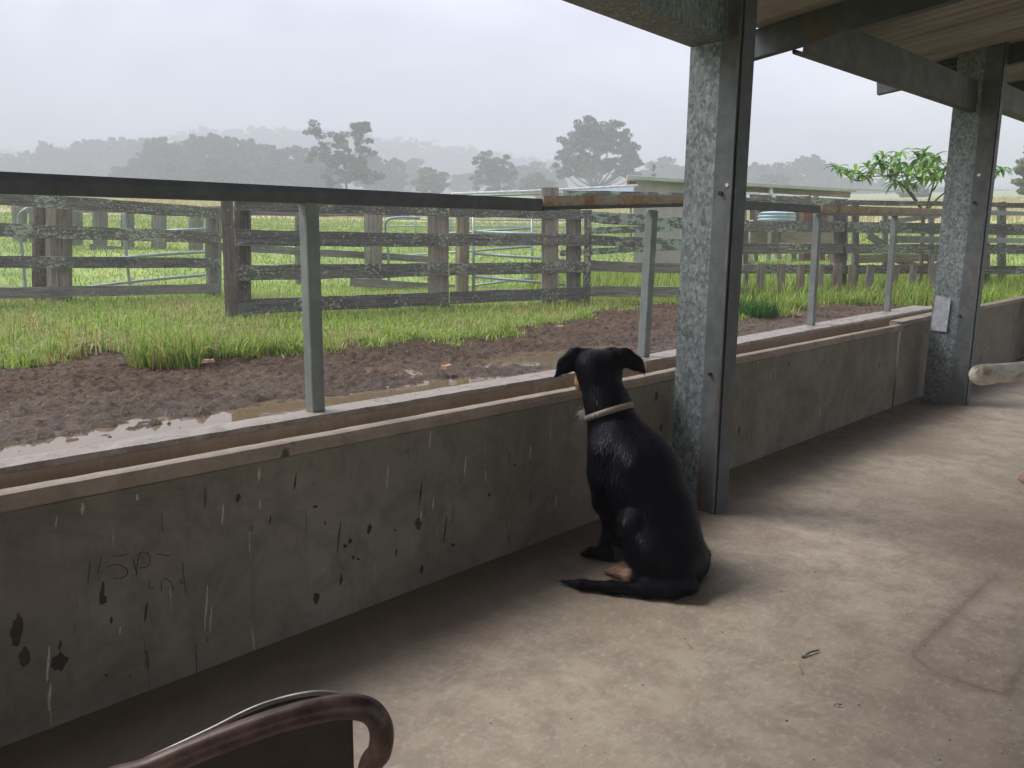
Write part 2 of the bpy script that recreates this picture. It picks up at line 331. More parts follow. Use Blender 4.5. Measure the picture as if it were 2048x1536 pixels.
# ------------------------------------------------------------------ mud yard with puddles
def mud():
    x0,x1,y0,y1,st=-5.5,13.,1.1,9.,.022
    nx=int((x1-x0)/st);ny=int((y1-y0)/st)
    X,Y=np.meshgrid(np.linspace(x0,x1,nx),np.linspace(y0,y1,ny),indexing='ij')
    br,r,a=border_r(X,Y)
    base=np.interp(r,PR,PZ)+.015
    wet=np.clip(1-(Y-1.9)/ (.5+1.5*vnoise(X*.9+3,X*0,9)),0,1)*np.clip((Y-1.0)*2,0,1)          # lowest and wettest beside the trough
    n=fbm(X*3.1,Y*3.1,3,5)-.47;cl=fbm(X*11,Y*11,4,11)-.47;fine=fbm(X*30,Y*30,3,4)-.45
    rid=1-np.abs(2*vnoise(X*8,Y*8,8)-1)
    Z=base+.05*n+.045*cl+.078*fine+.02*(rid-.5)-.027*wet-.03*np.clip(vnoise(X*1.3,Y*1.3,44)-.62,0,1)*(Y<3.6)*4
    for (px_,py_,rd,dp) in ((700,795,.22,.04),(660,812,.2,.03),(790,738,.35,.035),(820,803,.25,.03),(890,775,.35,.035),(985,772,.3,.035),(1090,722,.35,.03),(1010,716,.3,.025),(110,732,.4,.03),(250,705,.3,.02),(470,738,.3,.02),(370,858,.25,.03),(60,915,.3,.03),(560,812,.25,.025),(1180,700,.3,.02)):
        c_=atZ(px_,py_,.28);Z=Z-.8*dp*np.exp(-(((X-c_[0])**2)/(rd*1.7)**2+((Y-c_[1])**2)/rd**2))-np.clip(base-.282-.015,0,.06)*np.exp(-(((X-c_[0])**2)/(rd*1.7)**2+((Y-c_[1])**2)/rd**2))
    edge=np.clip((r-br-.25)/.35,0,1);Z=Z-.25*edge
    V=np.stack([X,Y,Z],-1).reshape(-1,3)
    keep=(r<br+.9)
    i,j=np.meshgrid(np.arange(nx-1),np.arange(ny-1),indexing='ij')
    k=keep[:-1,:-1]&keep[1:,:-1]&keep[:-1,1:];i=i[k];j=j[k]
    q=np.stack([i*ny+j,(i+1)*ny+j,(i+1)*ny+j+1,i*ny+j+1],-1)
    used=np.unique(q);mp=np.full(len(V),-1);mp[used]=np.arange(len(used));q=mp[q];V=V[used]
    me=fastmesh('mud',V,q.ravel(),np.arange(len(q))*4,np.full(len(q),4),smooth=True)
    m,nt,bs=newmat('trampled_mud');v=coords(nt,rnd=False);a=noise(nt,v,1.6,6,.6);b=noise(nt,v,42,6,.75);w=noise(nt,v,2.3,5,.65,.6)
    c=ramp(nt,a,[(.32,(.075,.042,.02)),(.5,(.115,.07,.038)),(.68,(.155,.10,.06))])
    c=mix(nt,ramp(nt,b,[(.54,0),(.68,.6)]),c,(.22,.165,.125))
    c=mix(nt,ramp(nt,noise(nt,v,19,5,.7),[(.40,.8),(.52,0)]),c,(.028,.017,.011))
    c=mix(nt,ramp(nt,mth(nt,'ADD',voro(nt,coords(nt,(1,2.2,1),rnd=False),17).outputs['Distance'],mth(nt,'MULTIPLY',b,.25)),[(.22,.8),(.26,0)]),c,(.40,.31,.21))
    sx=nt.nodes.new('ShaderNodeSeparateXYZ');nt.links.new(v,sx.inputs[0])
    dry=N(nt,'ShaderNodeMapRange');nt.links.new(mth(nt,'ADD',sx.outputs[1],mth(nt,'MULTIPLY',w,-2.2)),dry.inputs[0]);dry.inputs[1].default_value=.7;dry.inputs[2].default_value=2.1
    dry.inputs[3].default_value=.16;dry.inputs[4].default_value=.8
    rg=mth(nt,'ADD',dry.outputs[0],mth(nt,'MULTIPLY',mth(nt,'SUBTRACT',b,.5),.25))
    setc(nt,bs,c,rg);bs.inputs['Specular IOR Level'].default_value=.3;bump(nt,bs,b,1.,.03)
    tag(link('mud',me,m),kind='structure')
    # puddle water: one level sheet showing wherever the trampled surface dips below it
    V=[];Fc=[]
    xs=np.linspace(-5.4,9.5,61)
    for x in xs:
        z=float(np.interp(math.hypot(x,.9+2.07),PR,PZ));
        for y in (1.1,5.2): V.append((x,y,.272))
    for k in range(60): Fc.append((2*k,2*k+2,2*k+3,2*k+1))
    m,nt,bs=newmat('muddy_water');n=noise(nt,coords(nt,rnd=False),14,3,.5)
    setc(nt,bs,(.17,.115,.06),.04);bs.inputs['Specular IOR Level'].default_value=.9;bump(nt,bs,n,.12,.004)
    tag(link('puddle_water',mesh('puddle_water',V,Fc),m),kind='structure')
mud()
# ------------------------------------------------------------------ grass
GREENS=np.array([(.24,.38,.045),(.34,.47,.07),(.42,.53,.12),(.15,.26,.04),(.48,.54,.2)])
STRAW=np.array([(.58,.50,.26),(.50,.36,.17),(.36,.21,.10)])
def blades(name,P,H,Wd,straw=.1,lean=.5,cols=GREENS,label=None,cat=None,kind='stuff',mat=None):
    n=len(P);az=rng.uniform(0,2*math.pi,n);le=rng.uniform(.1,1,n)*lean
    side=np.stack([np.cos(az),np.sin(az),np.zeros(n)],-1);az2=az+rng.uniform(.8,2.3,n);dr=np.stack([np.cos(az2),np.sin(az2),np.zeros(n)],-1)
    H=np.asarray(H)[:,None];Wd=np.asarray(Wd)[:,None];le=le[:,None]
    z=np.array([[0,0,1.]])
    m1=P+z*H*.55*(1-.25*le)+dr*H*.22*le;tp=P+z*H*(1-.55*le*le)+dr*H*.85*le
    V=np.stack([P-side*Wd*.5-z*.01,P+side*Wd*.5-z*.01,m1+side*Wd*.42,m1-side*Wd*.42,tp],1).reshape(-1,3)
    b=np.arange(n)*5
    L=np.stack([b,b+1,b+2,b+3,b+3,b+2,b+4],1).ravel();st=np.stack([np.arange(n)*7,np.arange(n)*7+4],1).ravel();tt=np.tile([4,3],n)
    patch=fbm(P[:,0]*1.3,P[:,1]*1.3,3,21)
    ci=rng.integers(0,len(cols),n);c=cols[ci]*(.75+.5*rng.random((n,1)))
    sm=rng.random(n)<np.clip(straw+(patch-.5)*2.2*straw*3,0,1);c[sm]=STRAW[rng.integers(0,3,sm.sum())]*(.7+.5*rng.random((sm.sum(),1)))
    C=np.repeat(c,5,0)
    me=fastmesh(name,V,L,st,tt,C)
    return tag(link(name,me,mat or M_BLADE),label,cat,None,kind)
def polar_pts(n,a0,a1,r0,r1,dens=None):
    a=rng.uniform(a0,a1,n);r=np.sqrt(rng.uniform(r0*r0,r1*r1,n));d=fw[None]*np.cos(a)[:,None]+rt[None]*np.sin(a)[:,None]
    P=CAM[None]+d*r[:,None];return P,r,a
P,r,a=polar_pts(190000,-.85,.86,4.5,15.5)
br=np.interp(a,BA,BR)+(fbm(a*40,r*0,3,31)-.5)*.5
k=(r>br)&(P[:,1]>1.0)&(rng.random(len(r))<np.clip(1.25-(r-8)/9,.25,1));P=P[k];r=r[k];br=br[k];a=a[k]
P[:,2]=ground_z(P[:,0],P[:,1])
pt=fbm(P[:,0]*1.1,P[:,1]*1.1,3,77);dd=r-br
H=(.045+.12*rng.random(len(P))**1.6)*(.5+1.0*pt)*(1+.35*np.exp(-dd/.5))
xb=rng.uniform(-250,2300,150);Cb=[]
for x_ in xb:
    y_=np.interp(x_,[p_[0] for p_ in BP],[p_[1] for p_ in BP])+rng.uniform(-9,7);c_=atZ(x_,y_,.33);m_=int(rng.uniform(40,150));Cb.append(np.c_[c_[0]+rng.normal(0,.07,m_),c_[1]+rng.normal(0,.07,m_),np.zeros(m_),rng.uniform(.06,.22)*rng.uniform(.5,1.1,m_)])
Cb=np.vstack(Cb);Cb[:,2]=ground_z(Cb[:,0],Cb[:,1])-.01;Cb=Cb[Cb[:,1]>1.3]
right=(a>.30)&(r>9.5);H=np.where(right,H*.55,H*.78);H*=np.where(rng.random(len(H))<.06,1.9,1.);P=np.vstack([P,Cb[:,:3]]);H=np.r_[H,Cb[:,3]]
blades('grass',P,H,.006+.006*rng.random(len(P)),.24,1.35,label='rough wet green grass edging the mud and growing under the yard fences',cat='grass')
P,r,a=polar_pts(120000,-.8,.8,15,46);P[:,2]=ground_z(P[:,0],P[:,1])
blades('lawn_grass',P,(.03+.05*rng.random(len(P)))*(1+r/50),.010+r*.0006,.05,1.0,np.array([(.27,.38,.08),(.33,.43,.10),(.40,.47,.15),(.2,.3,.06)]),label='bright short green paddock grass beyond the timber fences',cat='grass')
P,r,a=polar_pts(60000,-.8,.8,47,95);P[:,2]=ground_z(P[:,0],P[:,1])
blades('seeding_grass',P,.25+.3*rng.random(len(P)),.05+r*.0006,0,.5,np.array([(.50,.46,.22),(.60,.54,.28),(.42,.42,.18)]),label='tall straw yellow seeding pasture beyond the green paddock',cat='grass')
def tuft(x,y,z0,rad,n,h,label,straw=.12,cols=GREENS,name='grass_tuft'):
    c=atZ(x,y,z0);an=rng.uniform(0,2*math.pi,n);rr=rad*np.sqrt(rng.random(n));P=np.stack([c[0]+rr*np.cos(an),c[1]+rr*np.sin(an),np.zeros(n)],-1);P[:,2]=ground_z(P[:,0],P[:,1])
    o=blades(name,P,h*(.5+.7*rng.random(n)),.008+.006*rng.random(n),straw,1.15,cols,label,'grass tuft',None)
    o['group']='grass tufts by the mud';return o
tuft(335,722,.33,.28,800,.30,'largest tuft of long green grass hanging over the mud, left of the thin front post')
tuft(395,712,.33,.20,450,.24,'smaller green grass tuft touching the right side of the large tuft')
tuft(470,706,.33,.28,600,.22,'low wide tuft of pale green grass at the mud edge below the leaning fence plank')
tuft(560,702,.33,.22,420,.22,'green grass tuft at the mud edge immediately left of the thin front post')
tuft(1510,634,.38,.30,700,.30,'dark green leafy tuft at the foot of the left end of the picket row',.05,np.array([(.05,.16,.02),(.08,.20,.03)]))
tuft(1590,622,.38,.22,450,.22,'yellowish grass tuft below the third picket',.4)
tuft(1700,618,.38,.15,260,.26,'small bright green tuft standing alone on the mud before the pickets',.05)
tuft(1815,612,.38,.24,500,.34,'tall arching green tuft right of the last thin post',.15)
tuft(1750,612,.38,.15,260,.2,'brown and green dying grass tuft before the leaning picket',.6)
# taller growth between and behind the pickets
P=[];
for kx in np.linspace(1370,2080,36):
    p=at(kx,600,12.3+.6*rng.random());P.append(p)
P=np.array(P);P=np.repeat(P,60,0)+rng.normal(0,.2,(36*60,3))*[1,1,0];P[:,2]=ground_z(P[:,0],P[:,1])
blades('tall_grass',P,.05+.24*rng.random(len(P))**2.2,.008+.006*rng.random(len(P)),.08,.9,label='tall lush grass growing through the picket row on the right',cat='grass')
P,r,a=polar_pts(22000,.02,.60,13.6,19.);P[:,2]=ground_z(P[:,0],P[:,1])
blades('rank_grass',P,.1+.3*rng.random(len(P)),.012+.008*rng.random(len(P)),.12,.8,label='long rank grass in front of the corrugated shed',cat='grass')
# ------------------------------------------------------------------ floor
tag(MB().box(4,-3.985,-.06,30,8.03,.12).build('floor',M_FLOOR),kind='structure')
# ------------------------------------------------------------------ trough
def lipz(x): return float(np.interp(x,[-2,2.9,3.9,6.5],[.632,.632,.648,.668]))
def lip2(x): return float(np.interp(x,[6.5,7.7,9.5,12],[.690,.713,.722,.765]))
def outz(x): return float(np.interp(x,[-3,3.6,4.7,8.6],[.64,.64,.66,.70]))
def outer_in(x): return .17+.015*x
def outer_out(x): return .27+.033*x
def sweep(name,xs,prof,mat,parent,smooth=False,jit=0):
    V=[];Fc=[];n=None
    for x in xs:
        p=prof(x);n=len(p)
        for (y,z) in p: V.append((x,y+(random.uniform(-jit,jit)),z+(random.uniform(-jit,jit))))
    for i in range(len(xs)-1):
        for k in range(n): a=i*n+k;b=i*n+(k+1)%n;Fc.append((a,b,b+n,a+n))
    Fc.append(tuple(range(n-1,-1,-1)));Fc.append(tuple((len(xs)-1)*n+k for k in range(n)))
    return link(name,mesh(name,V,Fc,smooth),mat,parent)
tr=empty('feed_trough',(3,0,0),'long grey concrete feed trough whose front wall the dog sits against','trough')
sweep('front_wall',np.linspace(-6,6.5,60),lambda x:[(0,-.01),(0,lipz(x)-.052),(.04,lipz(x)-.052),(.04,-.01)],M_WALL,tr)
sweep('lip',np.linspace(-6,6.52,230),lambda x:[(-.004,lipz(x)-.05),(-.018,lipz(x)-.042),(-.022,lipz(x)-.018),(-.014,lipz(x)-.003),(.0,lipz(x)),(.024,lipz(x)+.001),(.03,lipz(x)-.06)],M_LIP,tr,False,.0009)
sweep('rear_wall',np.linspace(-6,3.33,150),lambda x:[(outer_in(x)+.012,.1),(outer_in(x),outz(x)-.012),(outer_in(x)+.012,outz(x)),(outer_out(x)-.01,outz(x)-.001),(outer_out(x),outz(x)-.02),(outer_out(x),.1)],M_INNER,tr,False,.0015)
sweep('rear_wall',np.linspace(3.345,8.6,100),lambda x:[(outer_in(x)+.012,.1),(outer_in(x),outz(x)-.012),(outer_in(x)+.012,outz(x)),(outer_out(x)-.01,outz(x)-.001),(outer_out(x),outz(x)-.02),(outer_out(x),.1)],M_INNER,tr,False,.0015)
sweep('rear_coping',np.linspace(-6,3.33,160),lambda x:[(outer_in(x)-.002,outz(x)-.009),(outer_in(x)+.006,outz(x)+.006),(outer_out(x)-.004,outz(x)+.005),(outer_out(x)+.003,outz(x)-.02)],M_TOP,tr,False,.0012)
sweep('rear_coping',np.linspace(3.345,8.6,100),lambda x:[(outer_in(x)-.002,outz(x)-.009),(outer_in(x)+.006,outz(x)+.006),(outer_out(x)-.004,outz(x)+.005),(outer_out(x)+.003,outz(x)-.02)],M_TOP,tr,False,.0012)
MB().box(1.3,.125,.2,14.5,.16,.2).build('trough_bed',M_INNER,tr)
w2=empty('concrete_wall',(9,0,0),'lower grey concrete wall continuing right from the trough end, behind the far columns','wall')
sweep('wall_panel',np.linspace(6.545,14,40),lambda x:[(0,-.01),(0,lip2(x)-.04),(.085,lip2(x)-.04),(.085,-.01)],M_WALL,w2)
sweep('coping',np.linspace(6.545,14,90),lambda x:[(-.004,lip2(x)-.045),(-.02,lip2(x)-.03),(-.012,lip2(x)),(.09,lip2(x)+.001),(.095,lip2(x)-.045)],M_LIP,w2,False,.0015)
# chipped end where the two walls meet and pencilled marks on the trough wall
MB().box(6.52,-.012,.684,.12,.03,.012).build('iron_strap',M_DARKST,tr)
M_PENC=m_plain('blue_pencil',(.035,.04,.06),.8);M_PENR=m_plain('brown_crayon',(.06,.035,.028),.8)
def strokes(chars,mat,w=.0024):
    for lists in chars:
        mb=MB()
        for pl in lists:
            pl=[atY(140+x/6.827,1060+y/6.827,0) for x,y in pl];pl=smooth_path(pl,4) if len(pl)>2 else pl
            Vv=[]
            for i,p in enumerate(pl):
                d=pl[min(i+1,len(pl)-1)]-pl[max(i-1,0)];d=np.array([d[0],0,d[2]]);d/=np.linalg.norm(d)+1e-9;q=np.array([-d[2],0,d[0]])*w/2
                Vv+=[(p-q)*[1,0,1]+[0,-.0012,0],(p+q)*[1,0,1]+[0,-.0012,0]]
            mb.add(Vv,[(2*i,2*i+1,2*i+3,2*i+2) for i in range(len(pl)-1)])
        mb.build('handwritten_stroke',mat,tr)
strokes([[[(425,370),(400,500),(375,600)]],[[(560,350),(680,352),(800,320)]],[[(490,510),(600,470),(700,485),(780,540),(770,610),(700,655),(590,655)]],[[(860,390),(890,520),(915,610)]],[[(1185,325),(1290,342),(1360,350)]]],M_PENR)
strokes([[[(275,430),(255,600),(240,730)]],[[(900,600),(930,400),(950,320),(1020,300),(1080,350),(1085,440),(1050,500),(940,515)]],[[(1535,440),(1550,620),(1585,860)]],[[(1545,690),(1510,680),(1500,710),(1550,730)]],[[(1245,690),(1248,830)]],[[(1280,660),(1360,700),(1415,830)]],[[(1090,700),(1075,760),(1110,800),(1150,770)]]],M_PENC)
M_SPLAT=m_plain('dried_mud',(.045,.035,.024),.9,0,40,.4);M_DROP=m_plain('white_dribble',(.40,.37,.32),.8,0,40,.3)
def mark(name,x,y,w,h,mat,lean=0.,Y=0.):
    n=16;V=[]
    for k in range(n):
        t=2*math.pi*k/n;q=random.uniform(.7,1.15);p=atY(x+w*q*math.cos(t)+lean*h*math.sin(t),y+h*q*math.sin(t)*(1 if h<w*2.5 else abs(math.sin(t))**.3),Y);V.append((p[0],Y-.0009,p[2]))
    p=atY(x,y,Y);V.append((p[0],Y-.0022 if mat is M_SPLAT else Y-.0012,p[2]));link(name,mesh(name,V,[(k,(k+1)%n,n) for k in range(n)]),mat,tr)
for q in ((33,1262,13,34),(50,1314,12,19),(118,1324,18,20),(120,1290,4,10),(204,1186,5,26),(207,1200,8,9),(292,1222,3,22),(632,1196,7,12),(738,1058,5,11),(700,1082,4,5),(690,1092,4,4),(706,1115,3,4),(716,1118,3,3),(476,996,5,9),(630,1013,5,3),(590,965,2,20),(540,1040,2,12),(678,1070,1.5,34),(682,1160,3,12),(841,985,2,26),(792,1104,2,9),(790,1060,3,2),(843,1138,4,9),(650,1046,1.5,6),(890,1060,1.5,30),(906,1090,4,4),(978,990,3,4),(1030,930,2,3),(213,1350,4,3),(260,1352,2,3),(292,1305,3,2),(222,1240,3,8)): mark('mud_splat',*q,M_SPLAT,-.1)
for q in ((412,1215,2.5,46),(421,1240,1.5,28),(96,1330,3,40),(99,1395,3,32),(165,1018,4,13),(274,994,3,7),(445,1030,2,24),(520,1010,2,12),(518,948,3,14),(775,950,1.6,28),(842,1033,1.6,12),(860,880,1.6,20),(866,1008,1.6,14),(240,1260,1.5,9),(647,1140,1.5,6),(196,980,2,10),(112,1045,1.5,12),(1112,1000,1.6,14),(1060,905,1.6,16),(930,935,1.6,22)): mark('pale_dribble',*q,M_DROP,-.06)
# ------------------------------------------------------------------ feed rail on posts
fr=empty('feed_rail',(3,.4,.64),'waist high steel rail carried on thin square galvanised posts along the trough','railing')
def cy(x): return outer_out(x)-.045
def shs(name,p0,p1,w,h,mat,parent,bev=.004):
    M,L=frame(p0,p1);mb=MB().box(L/2,0,0,L,w,h);return mb.build(name,mat,parent,M,bev=bev)
def railpt(x,y):
    X=2.
    for _ in range(8): X=atY(x,y,cy(X))[0]
    return atY(x,y,cy(X))
def railseg(name,x0,yt0,yb0,x1,yt1,yb1,mat,w=.05):
    a=(railpt(x0,yt0)+railpt(x0,yb0))/2;b=(railpt(x1,yt1)+railpt(x1,yb1))/2
    ha=(railpt(x0,yt0)-railpt(x0,yb0))[2];hb=(railpt(x1,yt1)-railpt(x1,yb1))[2]
    return a,b,(ha+hb)/2
def rail(mats,pts):
    for (x0,t0,b0,x1,t1,b1,mat,nm) in pts:
        a,b,h=railseg('',x0,t0,b0,x1,t1,b1,mat);shs(nm,a,b,.05,h,mat,fr)
a0,b0,h0=railseg('',2,342,389,1078,399,421,None)
ext=(a0-b0);ext/=np.linalg.norm(ext)
# C section: web with two folded flanges
def csec(name,p0,p1,h,mat,d=.05,t=.004,flip=1,lip=.012):
    M,L=frame(p0,p1)
    mb=MB();mb.box(L/2,0,0,L,t,h);mb.box(L/2,flip*d/2,h/2-t/2,L,d-t,t);mb.box(L/2,flip*d/2,-h/2+t/2,L,d-t,t)
    mb.box(L/2,flip*(d-t/2),h/2-t-lip/2,L,t,lip);mb.box(L/2,flip*(d-t/2),-h/2+t+lip/2,L,t,lip)
    return mb.build(name,mat,fr if name=='top_rail' else None,M) if name=='top_rail' else (mb,M)
def folded(name,p0,p1,h,mat,kink=.35):
    M,L=frame(p0,p1);d=.05
    V=[];prof=[(-d/2+.006,h/2),(-d/2,h*.12),(-d/2,h*.04),(-d/2+.008,-h/2),(d/2,-h/2),(d/2,h/2)]
    for x in (0,L):
        for y,z in prof: V.append((x,y,z))
    n=6;Fc=[(k,(k+1)%n,(k+1)%n+n,k+n) for k in range(n)]+[tuple(range(n-1,-1,-1)),tuple(range(n,2*n))]
    return link(name,mesh(name,V,Fc),mat,fr,M)
folded('top_rail',b0+ext*8,b0,h0*1.0,M_RAIL)
a1,b1,h1=railseg('',1080,394,411,1370,389,409,None);folded('top_rail',a1,b1,h1*1.02,M_RUSTRAIL)
a1b=a1-np.array([0,0,h1*.5+.009]);b1b=b1-np.array([0,0,h1*.5+.009]);shs('under_angle',a1b,b1b,.046,.016,M_DARKST,fr,0)
a2,b2,h2=railseg('',1372,394,414,1636,411,426,None);shs('top_rail',a2,b2,.046,h2,M_RAIL,fr)
a3,b3,h3=railseg('',1638,411,425,1885,417,430,None);folded('top_rail',a3,b3,h3,M_RUSTRAIL)
shs('under_angle',a3-np.array([0,0,h3*.5+.01]),b3-np.array([0,0,h3*.5+.01]),.044,.018,M_GPOST,fr,0)
e3=(b3-a3)/np.linalg.norm(b3-a3);shs('top_rail',b3+e3*.01,b3+e3*6,.05,h3,M_GPOST,fr)
a4,b4,h4=railseg('',1790,472,485,2060,475,488,None);shs('mid_rail',a4,b4+(b4-a4)*.3,.04,h4*.85,M_GPOST,fr)
for (xt,yt,xb,yb) in ((617,404,631,822),(1304,421,1287,704),(1636,429,1622,646),(1790,431,1775,620)):
    pb=railpt(xb,yb);pt=railpt(xt,yt);pb[2]=outz(pb[0])+.004
    M,L=frame(pb,pt);x=Vector(pt-pb).normalized();y=Vector((0,1,0));y=(y-x*y.dot(x)).normalized();z=x.cross(y);M=Matrix((z,y,x)).transposed().to_4x4();M.translation=Vector(pb)
    MB().box(0,0,L/2,.05,.05,L).build('post',M_GPOST,fr,M,bev=.005)
# ------------------------------------------------------------------ shed frame
sh=empty('farm_shed',(3.1,-.2,0),'open sided farm shed with big galvanised columns and iron roof over the concrete floor','shed')
M_HOLE=m_plain('bolt_steel',(.04,.04,.045),.5,.4);M_LABEL=m_plain('paper',(.45,.45,.49),.7,0,25,.35);M_WHITE=m_plain('pale_plug',(.75,.75,.75),.5)
def column(x,y0,y1,w,top,label=None,holes=()):
    d=y0-y1                         # y0 near wall, y1 inner corner
    sp=y1+d*.38
    mb=MB();mb.box(x+w/2+.003,(y0+sp)/2,top/2,w-.006,y0-sp,top);a=mb.build('column',M_GALV,sh)
    lap=MB().box(x+w/2,(sp+y1)/2,top/2,w,sp-y1-.004,top).build('lapped_section',M_GALV2,a)
    MB().box(x-.004,y1+.006,top/2,.008,.012,top).build('lip_fold',M_GALV2,a)
    MB().box(x+w/2+.004,y1-.004,top/2,w-.012,.006,top).build('inner_web',M_DARKST,a)
    for (yy,zz,mt,r) in holes:
        V,Fc=tube_geo([(x-.003,yy,zz),(x-.012 if mt is M_HOLE else x-.006,yy,zz)],r,12);link('bolt',mesh('bolt',V,Fc),mt,a)
    if label: tag(a,label)
    return a
def on(px,py,X): p=atX(px,py,X);return p[1],p[2]
c1=column(3.136,-.085,-.333,.115,2.5,'near galvanised column rising right behind the dog',[(*on(1455,370,3.136),M_WHITE,.008),(*on(1442,387,3.136),M_HOLE,.010),(*on(1421,748,3.136),M_HOLE,.009)])
c2=column(7.025,-.073,-.395,.105,3.3,'second galvanised column with a pale paper patch near its foot',[(*on(1958,350,7.025),M_WHITE,.012),(*on(1949,405,7.025),M_HOLE,.012),(*on(1920,632,7.025),M_HOLE,.011)])
c3=column(11.0,-.03,-.36,.105,3.6,'furthest column, cut by the right edge of the picture')
p=[atX(*q,7.018) for q in ((1872,590),(1902,597),(1893,664),(1861,660))]
V=[tuple(v) for v in p]+[tuple(v+np.array([-.003,0,0])) for v in p];link('paper_patch',mesh('paper_patch',V,[(4,5,6,7),(0,1,5,4),(1,2,6,5),(2,3,7,6),(3,0,4,7)]),M_LABEL,c2)
def cbeam(name,p0,p1,h,mat,d=.14,flip=1,parent=None):
    M,L=frame(p0,p1);t=.006;mb=MB();mb.box(L/2,0,h/2,L,t,h)
    for z in (t/2,h-t/2): mb.box(L/2,flip*(d/2),z,L,d-t,t)
    mb.box(L/2,flip*(d-t/2),t+.012,L,t,.022)
    return mb.build(name,mat,sh,M,bev=.0015)
cbeam('beam',(-6,-.262,2.105),(3.13,-.262,2.105),.26,M_GALV,.17)
pB=atY(1957,228,-.36);pA=atY(1608,68,-.20)
cbeam('beam',(4.236,-.10,2.285),(7.018,-.245,2.325),.225,M_BEAM,.065)
cbeam('beam',(7.135,-.10,2.50),(11.0,-.10,2.66),.22,M_BEAM,.12)
def sheet_z(x,y): return (2.45+max(0,x-4.15)*.112)-.10*y
for X in (-4.85,-1.85,1.15,4.17,7.16,10.16,13.16):
    yo=.57 if X>5 else .40
    zb=lambda y: sheet_z(X,y)-.155
    cbeam('rafter',(X,yo,zb(yo)),(X,-6.3,zb(-6.3)),.15,M_DARKST if X>4 else M_BEAM,.06)
def m_soffit():
    m,nt,bs=newmat('roof_underside');v=coords(nt,(1,.25,1),rnd=False);a=noise(nt,v,2.4,7,.7,.4)
    setc(nt,bs,ramp(nt,a,[(.32,(.20,.17,.15)),(.5,(.34,.30,.265)),(.7,(.42,.375,.335))]),.7,.1);return m
V=[];Fc=[];xs=np.arange(-8,14.5,.0475);ys=[0,-2,-4.3,-6.3]
for x in xs:
    for y in [min(.5,.17+.11*max(0,x-4.3))]+ys[1:]:
        ph=(x/.19)%1;rib=.028 if ph<.3 else 0;V.append((x,y,sheet_z(x,y)+rib+.001))
for i in range(len(xs)-1):
    for j in range(3): a=i*4+j;Fc.append((a,a+4,a+5,a+1))
rf=link('roof_sheet',mesh('roof_sheet',V,Fc),m_soffit(),sh);sm=rf.modifiers.new('s','SOLIDIFY');sm.thickness=.002;sm.offset=1
cbeam('beam',(-8,-6.25,2.75),(14,-6.25,2.75),.2,M_BEAM,.12)
for X in (-3,1,5,9,13): MB().box(X,-6.25,1.37,.12,.2,2.75).build('column',M_GALV2,sh,bev=.004)
# ------------------------------------------------------------------ yard fences
def board(name,p0,p1,h,th,mat,parent,ends=0,rough=.006):
    M,L=frame(p0,p1);n=max(4,int(L/.12));V=[];Fc=[];sd=random.random()*90
    for i in range(n+1):
        x=L*i/n;e=[.5*h+rough*(2*vnoise(i*.6+sd,k*9.1,k)-1) for k in range(4)];o=rough*.8*(2*vnoise(i*.37+sd,3.3,7)-1)
        V+=[(x,-th/2,-e[0]+o),(x,th/2,-e[1]+o),(x,th/2,e[2]+o),(x,-th/2,e[3]+o)]
    for i in range(n):
        for k in range(4): a=4*i+k;b=4*i+(k+1)%4;Fc.append((a,b,b+4,a+4))
    Fc+=[(3,2,1,0),(4*n,4*n+1,4*n+2,4*n+3)]
    return link(name,mesh(name,V,Fc),mat,parent,M)
def P2(x,y,d): return at(x,y,d)
def rails(parent,lst,d0,d1,mat,name='rail',th=.045):
    for (x0,t0,b0,x1,t1,b1,*m) in lst:
        a=(P2(x0,t0,d0)+P2(x0,b0,d0))/2;b=(P2(x1,t1,d1)+P2(x1,b1,d1))/2
        h=((P2(x0,t0,d0)-P2(x0,b0,d0))[2]+(P2(x1,t1,d1)-P2(x1,b1,d1))[2])/2
        board(name,a,b,h,th,m[0] if m else mat,parent)
def post(parent,xl,xr,yt,yb,d,mat,th=None,lean=0,name='post',rnd=False,rough=.009):
    a=P2((xl+xr)/2+lean,yt,d);b=P2((xl+xr)/2,yb,d);gz=float(ground_z(b[0],b[1]))-.12
    b=b+(b-a)/max(.1,(a-b)[2])*max(0,b[2]-gz)
    w=np.linalg.norm(P2(xr,yb,d)-P2(xl,yb,d))
    L=float(np.linalg.norm(a-b));n=9;V=[];Fc=[];sd=random.random()*50;m=10 if not rnd else 14;th=th or w*.85
    for i in range(n+1):
        for k in range(m):
            an=2*math.pi*k/m;cx,sy=math.cos(an),math.sin(an)
            if not rnd: s=1/max(abs(cx),abs(sy));s=min(s,1.22)
            else: s=1.
            ro=rough*(2*vnoise(k*1.7+sd,i*.35,5)-1);V.append((L*i/n,cx*(w/2)*s+ro,sy*(th/2)*s+ro))
    for i in range(n):
        for k in range(m): q=i*m+k;r_=i*m+(k+1)%m;Fc.append((q,r_,r_+m,q+m))
    Fc+=[tuple(range(m-1,-1,-1)),tuple(n*m+k for k in range(m))]
    x=Vector(a-b).normalized();y=Vector(rt);y=(y-x*y.dot(x)).normalized();z=x.cross(y)
    M=Matrix((x,y,z)).transposed().to_4x4();M.translation=Vector(b)
    return link(name,mesh(name,V,Fc),mat,parent,M)
def fence(x,y,d,label): return empty('timber_fence',(*P2(x,y,d)[:2],float(ground_z(*P2(x,y,d)[:2]))),label,'fence')
